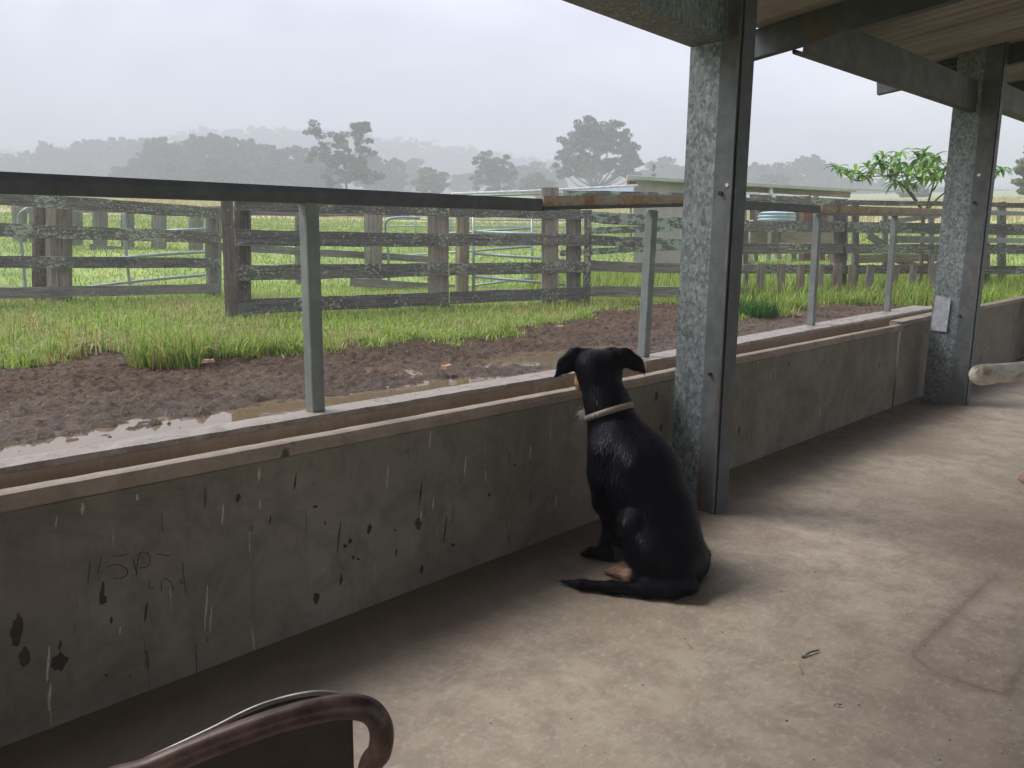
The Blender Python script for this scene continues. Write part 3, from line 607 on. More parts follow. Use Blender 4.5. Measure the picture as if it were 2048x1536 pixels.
# left run
f1=fence(110,640,10.6,'lichened four rail timber fence on the left with a doubled split post')
rails(f1,[(-170,368,400,441,417,437,M_TLICH),(-170,440,468,441,463.5,487,M_TLICH),(-170,509,537,441,517,535,M_TDARK),(-170,578,601,441,567,586,M_TGREY)],9.7,12.6,M_TLICH)
post(f1,70,100,402,620,11.35,M_TDPOST);post(f1,99,137,408,640,11.12,M_TPOST);post(f1,414,440,432,588,12.75,M_TGREY);post(f1,-110,-70,400,650,10.35,M_TPOST)
# middle run nearest the trough
f2=fence(480,636,9.5,'dark weathered four rail fence in the centre left starting at a leaning plank')
rails(f2,[(470,397,421,893,414,433),(470,459,492,894,468,493),(472,530,561,895,526,552),(474,598,630,896,584,609)],9.45,11.35,M_TDARK)
post(f2,472,500,402,640,9.68,M_TDPOST)
ln=post(f2,452,475,395,640,9.38,M_TDPOST,.05,-9,'end_plank');
post(f2,857,897,420,622,11.55,M_TPOST)
f3=fence(1100,616,11.9,'grey four rail fence right of the centre joint, one post poking above its rails')
rails(f3,[(898,414,433.5,1170,421,438.5),(898,467,492,1170,469.5,491,M_TLICH),(899,527,551,1168,523,545,M_TLICH),(900,583,608,1168,575,597)],11.37,12.2,M_TDARK)
post(f3,1083,1116,376,616,12.1,M_TPOST);post(f3,1132,1161,424,612,12.35,M_TGREY);post(f3,1166,1179,420,612,12.25,M_TDARK,.16,4,'end_plank')
# lichened run behind near column
f4=fence(1260,600,13,'mint lichened fence rails between the grey fence end and the near column')
rails(f4,[(1125,381,396,1400,386,401),(1180,423,444,1420,439,462),(1180,470,490,1440,483,503,M_TLICH2),(1176,521,542,1440,530,549,M_TGREY),(1176,572,593,1500,575,595,M_TGREY)],12.7,13.5,M_TLICH2)
rails(f4,[(1180,455,468,1400,448,461,M_TLICH2),(1120,500,512,1400,486,498,M_TLICH2)],15.5,17,M_TLICH2)
post(f4,1150,1160,384,430,13.6,M_TDARK);post(f4,1385,1412,395,606,13.7,M_TPOST)
# right run
f5=fence(1680,606,13.7,'dark lichened four rail fence on the right behind the picket row')
rails(f5,[(1410,392,407,1690,400,409),(1410,441,463,1688,444,464),(1410,486,508,1686,488,507),(1410,528,547,1690,530,547)],13.6,13.8,M_TLICH)
rails(f5,[(1693,400,409,2110,407,416),(1692,444,464,2110,449,472),(1690,488,507,2110,489,508),(1693,530,547,2110,532,549),(1965,570,592,2110,570,592)],13.8,13.9,M_TLICH)
post(f5,1664,1690,414,606,13.95,M_TDPOST);post(f5,1703,1716,410,600,14.2,M_TGREY);post(f5,1960,1977,486,606,14.0,M_TGREY);post(f5,1996,2010,404,474,14.6,M_TLICH);post(f5,1486,1496,440,600,13.95,M_TGREY)
pk=fence(1680,606,13.3,'row of short split timber pickets standing in tall grass on the right')
for (xt0,xt1,xb0,xb1) in ((1514,1531,1512,1528),(1554,1572,1552,1568),(1593,1611,1590,1606),(1638,1647,1633,1644),(1668,1684,1665,1681),(1698,1711,1694,1708),(1732,1753,1727,1742),(1786,1797,1778,1790),(1818,1838,1813,1826),(1858,1872,1853,1866),(1896,1908,1892,1905),(1925,1940,1922,1936)):
    post(pk,xb0,xb1,529+random.uniform(-2,2),606,13.45,random.choice([M_TPOST,M_TPALE,M_TPOST,M_TGREY]),.05,(xt0+xt1)/2-(xb0+xb1)/2,'picket')
# second line of yards behind
f6=fence(600,560,15,'thin grey fence further back, seen between the rails of the centre left fence')
rails(f6,[(474,419,431,820,423,434),(440,488,498,860,510,528),(700,555,572,1000,577,592)],14.2,15.5,M_TGREY)
post(f6,730,763,425,586,14.8,M_TPOST);post(f6,590,603,424,520,15.2,M_TGREY)
f7=fence(260,505,22,'distant low grey rail fence in the paddock behind the left fence')
rails(f7,[(40,413,425,470,412,426),(40,452,462,470,468,478),(180,488,500,500,520,534)],21,23,M_TGREY)
for xl,xr,yb in ((28,50,500),(140,162,502),(189,212,508),(245,266,505),(306,330,510),(380,404,505),(60,72,470)): post(f7,xl,xr,414,yb,22.2,M_TGREY)
# log gate post and steel pipe gates
lg=post(None,911,938,430,590,13.3,M_TPALE,rnd=True,name='log_post');tag(lg,'round pale brown log standing on end as a gate post behind the centre fences','post')
def pipes(parent,lst,r,mat=M_PIPE,name='pipe'):
    for pl in lst:
        pts=[P2(*q) for q in pl]
        if len(pts)>2: pts=smooth_path(pts,6)
        V,Fc=tube_geo(pts,r,8);link(name,mesh(name,V,Fc,True),mat,parent)
def gate(x,y,d,label): return empty('pipe_gate',(*P2(x,y,d)[:2],float(ground_z(*P2(x,y,d)[:2]))),label,'gate')
g1=gate(945,600,13.2,'blue grey pipe gate hung on the round log, its bars falling to the right')
pipes(g1,[[(947,428,13.2),(947,595,13.2)],[(950,464,13.2),(1150,470,12.9)],[(950,507,13.2),(1150,522,12.9)],[(950,553,13.2),(1150,571,12.9)],[(960,600,13.2),(1045,612,13.)]],.024)
g2=gate(1065,590,14.5,'second pipe gate behind the first, its bars rising to the right')
pipes(g2,[[(1064,434,14.5),(1064,592,14.5)],[(840,470,16),(1064,456,14.5)],[(800,512,16),(1064,493,14.5)],[(800,590,16),(1064,556,14.5)]],.022)
g3=gate(240,580,13,'long bowed pipe gate behind the left fence, bars sloping up to the right')
pipes(g3,[[(52,590,12.6),(44,500,12.6),(37,440,12.6),(48,421,12.6),(75,416,12.7),(200,420,13)],[(262,590,13.2),(252,500,13.2),(248,425,13.2)],[(60,590,12.7),(250,565,13.2),(430,548,13.8)],[(200,520,13.),(320,509,13.3),(430,503,13.8)],[(330,462,13.4),(430,457,13.8)]],.026)
g4=gate(776,580,15,'small arched pipe gate end beyond the centre left fence')
pipes(g4,[[(778,590,15),(776,500,15),(771,460,15),(774,441,15),(795,435,15),(840,436,15)]],.024)
g5=gate(1040,440,30,'wire mesh fence line with slim white posts far behind the pipe gates')
pipes(g5,[[(x,436,30),(x,478,30)] for x in (831,900,997,1050,1090)]+[[(780,438,30),(1180,442,30)],[(780,452,30),(1180,455,30)]],.03,M_PIPE,'wire')
# ------------------------------------------------------------------ far shed
def m_corr(name,c):
    m,nt,bs=newmat(name);n=noise(nt,coords(nt,(1,1,.4)),3,5,.6);setc(nt,bs,ramp(nt,n,[(.3,tuple(x*.75 for x in c)),(.7,c)]),.5,.2);return m
M_CORR=m_corr('corrugated_pale',(.56,.52,.48));M_ROOFG=m_corr('roof_green',(.52,.54,.47));M_BLUE=m_corr('blue_tank',(.46,.58,.64));M_BLUER=m_corr('blue_roof',(.22,.33,.38))
fs=empty('corrugated_shed',(*P2(1480,510,20)[:2],.9),'low pale corrugated shed with flat green edged roof behind the right fences','shed')
def quadprism(name,pts,thv,mat,parent):
    p=[np.array(q) for q in pts];V=p+[q+np.array(thv) for q in p];return link(name,mesh(name,V,[(0,1,2,3),(7,6,5,4),(0,4,5,1),(1,5,6,2),(2,6,7,3),(3,7,4,0)]),mat,parent)
def corr(name,x0,x1,t0,t1,b0,b1,d0,d1,mat,parent,n=60,amp=.012):
    V=[];Fc=[]
    for i in range(n*4+1):
        f=i/(n*4);d=d0+(d1-d0)*f;x=x0+(x1-x0)*f;o=amp*math.sin(i*math.pi/2);a=P2(x,t0+(t1-t0)*f,d)+fw*o;b=P2(x,b0+(b1-b0)*f,d)+fw*o;V+=[a,b]
    for i in range(n*4): Fc.append((2*i,2*i+1,2*i+3,2*i+2))
    o=link(name,mesh(name,V,Fc),mat,parent);s=o.modifiers.new('s','SOLIDIFY');s.thickness=.01;return o
corr('wall',1268,1440,358,366,530,530,20,21.5,M_CORR,fs,44)
corr('wall',1500,1690,388,398,520,520,26,27,m_timber('slab_wall',(.25,.22,.19),(.08,.07,.06),.0,grain=3),fs,30,.03)
q=[P2(1253,350,19.7),P2(1712,377,23.6)]
dv=(fw*.62+rt*.78)*4.5+np.array([0,0,.12])
quadprism('roof',[q[0],q[1],q[1]+dv,q[0]+dv],(0,0,-.03),M_ROOFG,fs)
M,L=frame(q[0]-np.array([0,0,.06]),q[1]-np.array([0,0,.06]));MB().box(L/2,-.02,0,L,.06,.11).build('gutter',M_ROOFG,fs,M,bev=.02)
a=P2(1440,372,21.6);b=P2(1700,388,23.5);board('fascia',a,b,.22,.05,M_TPALE,fs)
board('fascia',P2(1256,366,19.75),P2(1269,367,19.85),.12,.1,M_TRED,fs)
pipes(fs,[[(1542,372,22.1),(1542,386,22.05),(1547,391,22.),(1548,394,21.9)]],.05,M_WHITE,'downpipe')
pipes(fs,[[(1502,440,21),(1502,530,21)]],.06,M_WHITE,'downpipe')
for x,m_,w in ((1485,M_TPALE,16),(1512,M_TPALE,8),(1588,M_TGREY,9),(1603,M_TPALE,10),(1615,M_TRED,14),(1632,M_TPALE,10),(1645,M_TRED,9),(1662,M_TPALE,12),(1690,M_TGREY,12)):
    post(fs,x-w/2,x+w/2,392 if x<1640 else 398,535,21.5,m_,.05,0,'slab_post')
board('slab',P2(1500,478,20.6),P2(1660,478,21.),.42,.05,M_TPALE,fs)
tk=empty('round_tank',(*P2(1552,470,20)[:2],1.),'pale blue ribbed round water tank in front of the far shed','water tank')
c=P2(1553,436,20.2);V=[];Fc=[];n=28;prof=[(.36,-.13),(.44,-.12)]+[(.46+.02*math.sin(k*1.57),-.1+.02*k) for k in range(14)]+[(.36,.2),(.12,.22),(.01,.22)]
for r_,z_ in prof:
    for k in range(n): an=2*math.pi*k/n;V.append((c[0]+r_*math.cos(an),c[1]+r_*math.sin(an),c[2]+z_-.05))
for i in range(len(prof)-1):
    for k in range(n): Fc.append((i*n+k,i*n+(k+1)%n,(i+1)*n+(k+1)%n,(i+1)*n+k))
link('tank_shell',mesh('tank_shell',V,Fc,False),M_BLUE,tk)
for dx in (-.3,.3): MB().box(c[0]+dx,c[1],c[2]-.62,.08,.08,.85).build('stand_leg',M_TGREY,tk)
aw=empty('iron_awning',(*P2(1200,400,18)[:2],.8),'low blue grey iron awning with a bright top pipe, left of the far shed','awning')
q=[P2(1150,390,18),P2(1275,391,18.6),P2(1275,380,21.5),P2(1180,380,21.5)];quadprism('sheet',q,(0,0,.03),M_BLUER,aw)
pipes(aw,[[(905,388,16),(1090,381,17.5),(1275,371,19)]],.028,M_WHITE,'top_pipe');pipes(aw,[[(940,392,16.5),(1275,384,19)]],.02,M_PIPE,'top_pipe')
for xx,dd in ((1092,17.6),(930,16.2),(1262,19)): pipes(aw,[[(xx,386,dd),(xx,500,dd)]],.03,M_PIPE,'leg')
# loading ramp planks behind right fence
lr=empty('timber_ramp',(*P2(1800,560,16)[:2],.6),'broken pale timber loading ramp behind the right fence','ramp')
for (x0,y0,x1,y1,w,m_) in ((1712,518,1880,514,.16,M_TPALE),(1712,540,1880,532,.14,M_TPALE),(1730,458,1765,492,.05,M_TDARK),(1735,468,1850,548,.13,M_TGREY),(1785,455,1900,452,.12,M_TPALE),(1880,430,1760,446,.1,M_TGREY),(1880,545,1790,520,.12,M_TPALE)):
    board('plank',P2(x0,y0,16),P2(x1,y1,16.4),w,.05,m_,lr)
for x in (1712,1770,1862,1900): post(lr,x-5,x+5,425,560,16.3,M_TGREY)
# ------------------------------------------------------------------ broad-leaved bush
def bush():
    b=empty('leafy_bush',(*P2(1850,560,14.6)[:2],.5),'green bush with long drooping leaf whorls rising above the right fence','bush')
    base=P2(1850,470,14.6);base[2]=float(ground_z(base[0],base[1]))
    fork=P2(1840,414,14.6)
    C=[(1674,338),(1692,350),(1710,344),(1724,352),(1735,336),(1748,345),(1757,326),(1766,312),(1775,334),(1784,350),(1799,308),(1799,326),(1803,342),(1815,352),(1827,332),(1836,318),(1849,306),(1849,324),(1852,342),(1868,316),(1872,332),(1838,362),(1877,346),(1880,360),(1896,330),(1920,335),(1950,330),(1975,340),(2003,340),(1820,366),(1790,366),(1860,352),(1906,350)]
    ctr=[P2(x,y,14.5+random.uniform(-.7,.7)) for x,y in C]
    V=[];Fc=[]
    def add(pts,r):
        v,f=tube_geo(smooth_path(pts,4),np.linspace(r[0],r[1],(len(pts)-1)*4+1),6);n=len(V);V.extend(v);Fc.extend([tuple(i+n for i in g) for g in f])
    add([base,P2(1846,450,14.6),fork],(.04,.03))
    hubs=[P2(1775,352,14.4),P2(1812,378,14.6),P2(1862,385,14.6),P2(1870,360,14.7),P2(1945,365,14.7),P2(1720,362,14.4)]
    add([fork,P2(1815,378,14.6),hubs[0]],(.026,.013));add([P2(1850,430,14.6),hubs[2],hubs[3]],(.024,.012));add([P2(1850,425,14.6),P2(1890,385,14.7),hubs[4]],(.02,.011));add([hubs[0],P2(1745,353,14.4),hubs[5]],(.013,.009));add([fork,hubs[1]],(.02,.014))
    for c in ctr:
        h=min(hubs,key=lambda q:np.linalg.norm(q-c));m_=(h+c)/2+np.array([0,0,-.03]);add([h,m_,c],(.010,.006))
    link('stems',mesh('stems',V,Fc,True),m_plain('green_bark',(.16,.14,.09),.8),b)
    LV=[];LF=[];LC=[]
    for c in ctr:
        nl=random.randint(10,14);cc=np.array(random.choice([(.20,.36,.07),(.27,.44,.10),(.14,.28,.06)]))
        for k in range(nl):
            an=2*math.pi*k/nl+random.uniform(-.3,.3);el=random.uniform(-.5,1.0);L=random.uniform(.20,.33);w=random.uniform(.030,.044)
            d=np.array([math.cos(an)*math.cos(el),math.sin(an)*math.cos(el),math.sin(el)]);s=np.cross(d,[0,0,1.]);s/=np.linalg.norm(s)+1e-6
            p=np.array(c);n0=len(LV);col=cc*random.uniform(.7,1.35)
            for i,(ww) in enumerate((.15,.75,1.,.8,.45,0)):
                fold=np.array([0,0,-.35*w*ww]) 
                LV.append(p-s*w*ww-fold*0+np.array([0,0,.3*w*ww]));LV.append(p);LV.append(p+s*w*ww+np.array([0,0,.3*w*ww]));LC+= [col,col*1.15,col]
                p=p+d*L/5;d=d+np.array([0,0,-.30]);d/=np.linalg.norm(d)
            for i in range(5):
                a=n0+3*i;LF+=[(a,a+1,a+4,a+3),(a+1,a+2,a+5,a+4)]
    me=fastmesh('leaves',LV,np.array(LF).ravel(),np.arange(len(LF))*4,np.full(len(LF),4),np.array(LC))
    link('leaves',me,M_LEAF,b)
bush()
# ------------------------------------------------------------------ trees
def leaf_cards(C,rad,nper,size,cols,flat=.55,shell=.5):
    """C clump centres (n,3), rad (n,), nper leaf quads per clump"""
    n=len(C);idx=np.repeat(np.arange(n),nper);m=len(idx)
    d=rng.normal(size=(m,3));d/=np.linalg.norm(d,axis=1)[:,None];rr=(shell+(1-shell)*rng.random(m))**.7
    P=C[idx]+d*(rad[idx]*rr)[:,None]*np.array([1,1,flat])
    a=rng.normal(size=(m,3));a/=np.linalg.norm(a,axis=1)[:,None];b=np.cross(a,rng.normal(size=(m,3)));b/=np.linalg.norm(b,axis=1)[:,None]
    s=size*(.55+.9*rng.random((m,1)));V=np.stack([P-a*s*.5,P+b*s*.28,P+a*s*.5,P-b*s*.28],1).reshape(-1,3)
    cc=cols[rng.integers(0,len(cols),n)]*(.8+.4*rng.random((n,1)));c=np.repeat(cc[idx]*(.75+.5*rng.random((m,1))),4,0)
    L=np.arange(m*4);return V,L,c
GUM=np.array([(.075,.10,.05),(.10,.125,.06),(.055,.08,.04),(.13,.15,.085)])
DEEP=np.array([(.035,.055,.03),(.045,.065,.035),(.03,.045,.028)])
def make_tree(name,base,H,W,style,size,cols,label,cat='tree',group=None,trunkcol=None):
    t=empty(name,base,label,cat,group);base=np.array(base,float)
    C=[];rad=[]
    if style=='gum':       # rounded umbrella of many small domes with gaps
        n=330;cr=.045*W
        for k in range(n):
            u=rng.random();th=rng.uniform(0,2*math.pi);ph=math.acos(1-u*1.42);q=rng.uniform(.45,1)**.6
            C.append(base+[W/2*.9*q*math.sin(ph)*math.cos(th),W/2*.9*q*math.sin(ph)*math.sin(th),H*.46+H*.52*q*math.cos(ph)]);rad.append(cr*rng.uniform(.7,1.3))
    elif style=='open':
        n=150;arms=[(rng.uniform(0,2*math.pi),rng.uniform(.25,1),rng.uniform(.28,1)) for _ in range(24)]
        for k in range(n):
            an,q,hh=arms[k%24];C.append(base+np.array([W/2*q*math.cos(an),W/2*q*math.sin(an),H*hh])*[1,1,.97]+rng.normal(0,.055*W,3));rad.append(.062*W*rng.uniform(.6,1.5))
    elif style=='round':
        n=130
        for k in range(n):
            d=rng.normal(size=3);d/=np.linalg.norm(d);q=rng.random()**.4
            C.append(base+[W/2*.88*q*d[0],W/2*.88*q*d[1],H*.53+H*.45*q*d[2]]);rad.append(.08*W*rng.uniform(.6,1.3))
    elif style=='dome':
        n=60
        for k in range(n):
            u=rng.random();th=rng.uniform(0,2*math.pi);ph=math.acos(1-u*1.1);q=rng.uniform(.5,1)
            C.append(base+[W/2*.85*q*math.sin(ph)*math.cos(th),W/2*.85*q*math.sin(ph)*math.sin(th),H*.35+H*.58*q*math.cos(ph)]);rad.append(.12*W*rng.uniform(.6,1.3))
    elif style=='cone':
        n=50
        for k in range(n):
            u=rng.random();th=rng.uniform(0,2*math.pi);q=(1-u)*W*.42*rng.random()**.4;C.append(base+[q*math.cos(th),q*math.sin(th),H*(.15+.82*u)]);rad.append(.1*W*rng.uniform(.6,1.2))
    C=np.array(C);rad=np.array(rad)
    nper={'gum':62,'open':70,'round':70,'dome':70,'cone':60}[style]
    V,L,c=leaf_cards(C,rad,nper,size,cols);m=len(V)//4
    me=fastmesh('crown',V-base,L,np.arange(m)*4,np.full(m,4),c);link('crown',me,M_LEAF,t,Matrix.Translation(Vector(base)))
    TV=[];TF=[]
    def add(pts,r0,r1):
        pp=smooth_path(pts,3);v,f=tube_geo(pp,np.linspace(r0,r1,len(pp)),6);n=len(TV);TV.extend(v);TF.extend([tuple(i+n for i in g) for g in f])
    tr=W*.022;fk=base+[0,0,H*(.12 if style in('gum','dome') else .3)];add([base-[0,0,.5],base+[tr*.5,0,H*.08],fk],tr,tr*.75)
    for k in rng.choice(len(C),min(len(C),26),replace=False):
        c_=C[k];mid=fk*.5+c_*.5+np.array([(c_-fk)[0]*.12,(c_-fk)[1]*.12,-.04*H]);add([fk,mid,c_],tr*.45,tr*.1)
    link('trunk',mesh('trunk',[np.array(v)-base for v in TV],TF,True),M_TRUNK if trunkcol is None else trunkcol,t,Matrix.Translation(Vector(base)))
    return t
def tree_px(name,xc,ytop,ybase,wpx,d,style,size,cols,label,group=None,cat='tree'):
    b=P2(xc,ybase,d);b[2]=min(b[2],float(ground_z(b[0],b[1]))) if ybase<400 else b[2]
    top=P2(xc,ytop,d)[2];return make_tree(name,tuple(b),top-b[2],wpx*d/F,style,size,cols,label,cat,group)
M_PALEBARK=m_plain('pale_bark',(.36,.35,.32),.8,0,3,.3)
tree_px('gum_tree',1192,228,398,182,150,'gum',.55,GUM,'largest spreading gum tree with rounded crown of many small domes, left of the near column')
tree_px('gum_tree',692,256,396,140,135,'open',.5,GUM,'open branched gum tree with ragged crown above the thin front post')
tree_px('gum_tree',985,298,398,104,165,'round',.5,GUM,'round dense gum tree midway between the open gum and the largest gum')
tree_px('gum_tree',862,333,396,78,170,'round',.45,GUM*1.2,'small pale gum tree with a split crown right of the open branched gum')
tree_px('gum_tree',1070,345,398,90,175,'dome',.5,GUM,'low bushy tree filling the gap left of the largest gum')
tree_px('conifer_tree',1305,328,392,24,120,'cone',.3,GUM*1.3,'tiny pointed tree above the left end of the far shed roof')
tree_px('gum_tree',1825,368,402,62,110,'round',.35,GUM*1.6,'thin pale leaved tree seen through the stems of the leafy bush')
tree_px('gum_tree',2072,262,420,96,52,'round',.24,GUM*1.7,'grey green tree whose leaves enter at the right edge above the fence')
tree_px('gum_tree',530,328,392,56,190,'open',.5,GUM*1.3,'small sparse pale tree in front of the far wood left of the open gum')
# wood in the haze: a few prototypes copied with their parts
protos=[]
WG='hazy trees of the far wood'
for st,sz in (('gum',1.5),('dome',1.7),('round',1.5)):
    protos.append(make_tree('gum_tree',(0,0,0),25,27,st,sz,DEEP,'hazy grey tree in the far wood under low cloud','tree',WG))
used=[False]*3
def wood(xc,ytop,wpx,d,kind,ybase=398):
    d*=.84
    b=P2(xc,ybase,d);b[2]=min(b[2],float(ground_z(b[0],b[1])));top=P2(xc,ytop,d)[2];sz=(top-b[2])/25.;sx=1.35*wpx*d/F/27.
    p=protos[kind]
    if not used[kind]: o=p;used[kind]=True
    else:
        o=p.copy();COL.objects.link(o)
        for ch in p.children:
            c=ch.copy();COL.objects.link(c);c.parent=o
    o.location=Vector(b);o.scale=(sx,sx,sz);o.rotation_euler=(0,0,random.uniform(0,6.28));return o
for a_ in ((330,272,70,240,0),(372,268,80,250,1),(420,262,90,245,0),(470,272,80,240,2),(520,276,80,250,0),(560,288,70,240,1),(600,290,60,240,2),(640,300,60,250,0),(300,300,60,240,2),(260,320,60,235,1),(350,310,80,225,1),(450,315,90,220,2),(550,320,80,222,1),(620,330,60,222,2),
   (100,278,34,330,0),(140,285,70,340,1),(190,276,80,345,0),(245,272,80,350,2),(300,270,80,355,0),(10,296,60,330,1),(60,300,50,330,2),(-60,300,80,330,1),(170,318,90,320,1),(60,325,90,320,2),
   (740,300,50,260,0),(785,315,50,260,2),(765,330,60,255,1),(820,308,70,330,1),(660,335,50,230,1),
   (1068,316,60,320,1),(1110,330,50,315,2),(1035,330,50,315,0),(930,340,60,330,1),(1322,306,72,300,1),(1350,330,60,300,2),
   (1515,322,50,290,0),(1565,317,60,290,1),(1612,306,60,290,0),(1650,325,50,290,2),(1545,343,64,235,1),(1690,350,60,285,1),(1740,356,60,300,2),(1780,362,60,300,1),(1900,372,70,300,2),(1990,378,60,300,1),(2040,384,60,300,2),(1480,330,60,290,2),(1420,330,80,300,1)): wood(*a_)
# cloud-dimmed wooded ridges
def ridge(name,pts,d,label,seed):
    xs=np.linspace(pts[0][0],pts[-1][0],170);ys=np.interp(xs,[p[0] for p in pts],[p[1] for p in pts]);V=[];Fc=[];C=[];rad=[]
    for i,(x,y) in enumerate(zip(xs,ys)):
        top=P2(x,y+8,d+60)
        for j in range(7):
            f=j/6;p=P2(x,400,d)*(1-f)+top*f;p[2]=P2(x,400,d)[2]-6+(top[2]-P2(x,400,d)[2]+6)*f**.8+3*(vnoise(i*.3,j*.8,seed)-.5);V.append(p)
            if j>0:
                for _ in range(2): C.append(p+rng.normal(0,2.5,3)*[1,1,.3]+[0,0,1.5]);rad.append(rng.uniform(3,6.))
        V.append(top+fw*60-np.array([0,0,40]))
    for i in range(len(xs)-1):
        for j in range(7): a=i*8+j;Fc.append((a,a+8,a+9,a+1))
    tag(link(name,mesh(name,V,Fc,True),m_plain('forest_floor',(.04,.05,.03),.9),None),kind='structure')
    V,L,c=leaf_cards(np.array(C),np.array(rad),34,3.2,DEEP,.8);m=len(V)//4
    me=fastmesh('woodland',V,L,np.arange(m)*4,np.full(m,4),c);tag(link('woodland',me,M_LEAF),label,'forest',None,'stuff')
ridge('hills',[(-300,320),(200,300),(330,284),(440,266),(520,263),(620,266),(700,272),(760,284),(860,298),(960,308),(1100,330),(1300,352),(1600,368),(2100,384),(2400,390)],480,'unbroken forest on the faint ridge under the cloud',5)
# ------------------------------------------------------------------ dog
def sd_cone(P,a,b,ra,rb):
    ab=b-a;t=np.clip(((P-a)@ab)/(ab@ab),0,1);return np.linalg.norm(P-a-t[...,None]*ab,axis=-1)-(ra+(rb-ra)*t)
def smin(a,b,k):
    h=np.clip(.5+.5*(b-a)/k,0,1);return b*(1-h)+a*h-k*h*(1-h)
def dg(x,y,d): return at(x,y,d)
def onf(x,y,z): return atZ(x,y,z)
DOG=[]   # (kind, data, blend)
def chain(pts,k):
    for (p,r),(q,s) in zip(pts[:-1],pts[1:]): DOG.append((np.array(p),np.array(q),r,s,k))
def ell(p,r,k): DOG.append((np.array(p),np.array(p)+1e-3,r,r,k))
# trunk
chain([(dg(1345,1112,2.70),.128),(dg(1318,1030,2.74),.128),(dg(1281,952,2.80),.143),(dg(1246,903,2.86),.130),(dg(1228,858,2.89),.088)],.05)
chain([(dg(1338,1150,2.66),.098),(dg(1330,1140,2.74),.098)],.05)
chain([(dg(1216,900,2.80),.070),(dg(1213,950,2.81),.064),(dg(1212,1000,2.86),.044)],.03);chain([(dg(1236,868,2.80),.045),(dg(1272,925,2.70),.05)],.04)
ell(dg(1222,950,2.93),.085,.06)               # brisket
chain([(dg(1229,862,2.89),.088),(dg(1215,812,2.90),.079),(dg(1200,762,2.925),.079)],.04)
# head, seen from behind: wide flat skull, muzzle pointing away to the left
chain([(dg(1184,733,2.93),.066),(dg(1211,733,2.95),.066)],.03);chain([(dg(1198,745,2.94),.072),(dg(1188,752,3.02),.058)],.03)
chain([(dg(1188,754,3.02),.052),(dg(1170,762,3.12),.036),(dg(1163,766,3.17),.028)],.03)
# fore legs
p1=onf(1207,1108,.024)
chain([(dg(1218,945,2.82),.072),(dg(1212,1005,2.88),.044),(dg(1222,1060,2.96),.026),(p1+np.array([.0,0,.02]),.024)],.03)
chain([(p1+np.array([.01,-.02,.0]),.026),(p1+np.array([-.015,.05,-.002]),.022)],.02)
p2=onf(1242,1098,.024)+np.array([.06,.02,0])
chain([(dg(1290,950,2.95),.066),(dg(1250,1010,2.98),.042),(p2+np.array([0,-.02,.12]),.025),(p2+np.array([0,0,.01]),.024),(p2+np.array([-.01,.06,0]),.022)],.03)
for pq in (p1+np.array([-.015,.05,-.002]),p2+np.array([-.01,.06,0])):
    for o_ in (-.016,0,.016): chain([(pq+np.array([o_*.7,0,0]),.013),(pq+np.array([o_-.006,.026,-.009]),.010)],.006)
# near hind leg folded under the haunch
kn=dg(1267,1046,2.665)
chain([(dg(1342,1128,2.63),.094),(dg(1306,1095,2.62),.072),(kn,.050)],.020)
hk=onf(1300,1168,.034);ft=onf(1234,1143,.022)
chain([(kn,.050),(dg(1277,1105,2.66),.052),(hk+np.array([0,0,.02]),.036)],.022)
chain([(hk,.033),((hk+ft)/2,.027),(ft,.024)],.015)
for o_ in (-.017,0,.017): q_=np.cross((ft-hk)/np.linalg.norm(ft-hk),[0,0,1.])*o_;chain([(ft+q_*.7,.014),(ft+(ft-hk)*.24+q_+np.array([0,0,-.008]),.0105)],.006)
# far hind leg
kn2=dg(1335,1050,2.98);chain([(dg(1372,1120,2.80),.09),(kn2,.055)],.04);h2=onf(1400,1120,.03);chain([(kn2,.045),(h2+np.array([0,0,.02]),.03),(h2+np.array([-.02,.16,0]),.026)],.03)
# tail swept along the floor to the left
chain([(onf(1378,1172,.055),.034),(onf(1345,1180,.036),.031),(onf(1290,1180,.028),.026),(onf(1225,1175,.024),.022),(onf(1165,1170,.020),.018),(onf(1122,1163,.010),.006)],.022)
EARS=[[(1176,712,2.945,.034),(1152,716,2.94,.041),(1131,730,2.93,.034),(1111,753,2.92,.006)],[(1222,711,2.955,.034),(1250,715,2.94,.037),(1272,727,2.93,.029),(1290,745,2.92,.008)]]
def dog_sdf(P):
    d=None
    for a,b,ra,rb,k in DOG:
        s=sd_cone(P,a,b,ra,rb);d=s if d is None else smin(s,d,k)
    for e in EARS:
        ref=dg(e[0][0],e[0][1],e[0][2]);Q=P-ref;t=(Q@fw)[...,None]*fw;Ps=P+t*1.7
        for q0,q1 in zip(e[:-1],e[1:]):
            a=dg(*q0[:3]);b=dg(*q1[:3]);a=a+((a-ref)@fw)*fw*1.7;b=b+((b-ref)@fw)*fw*1.7
            d=smin(sd_cone(Ps,a,b,q0[3],q1[3]),d,.012)
    d=np.maximum(d,.003-P[...,2])
    return d
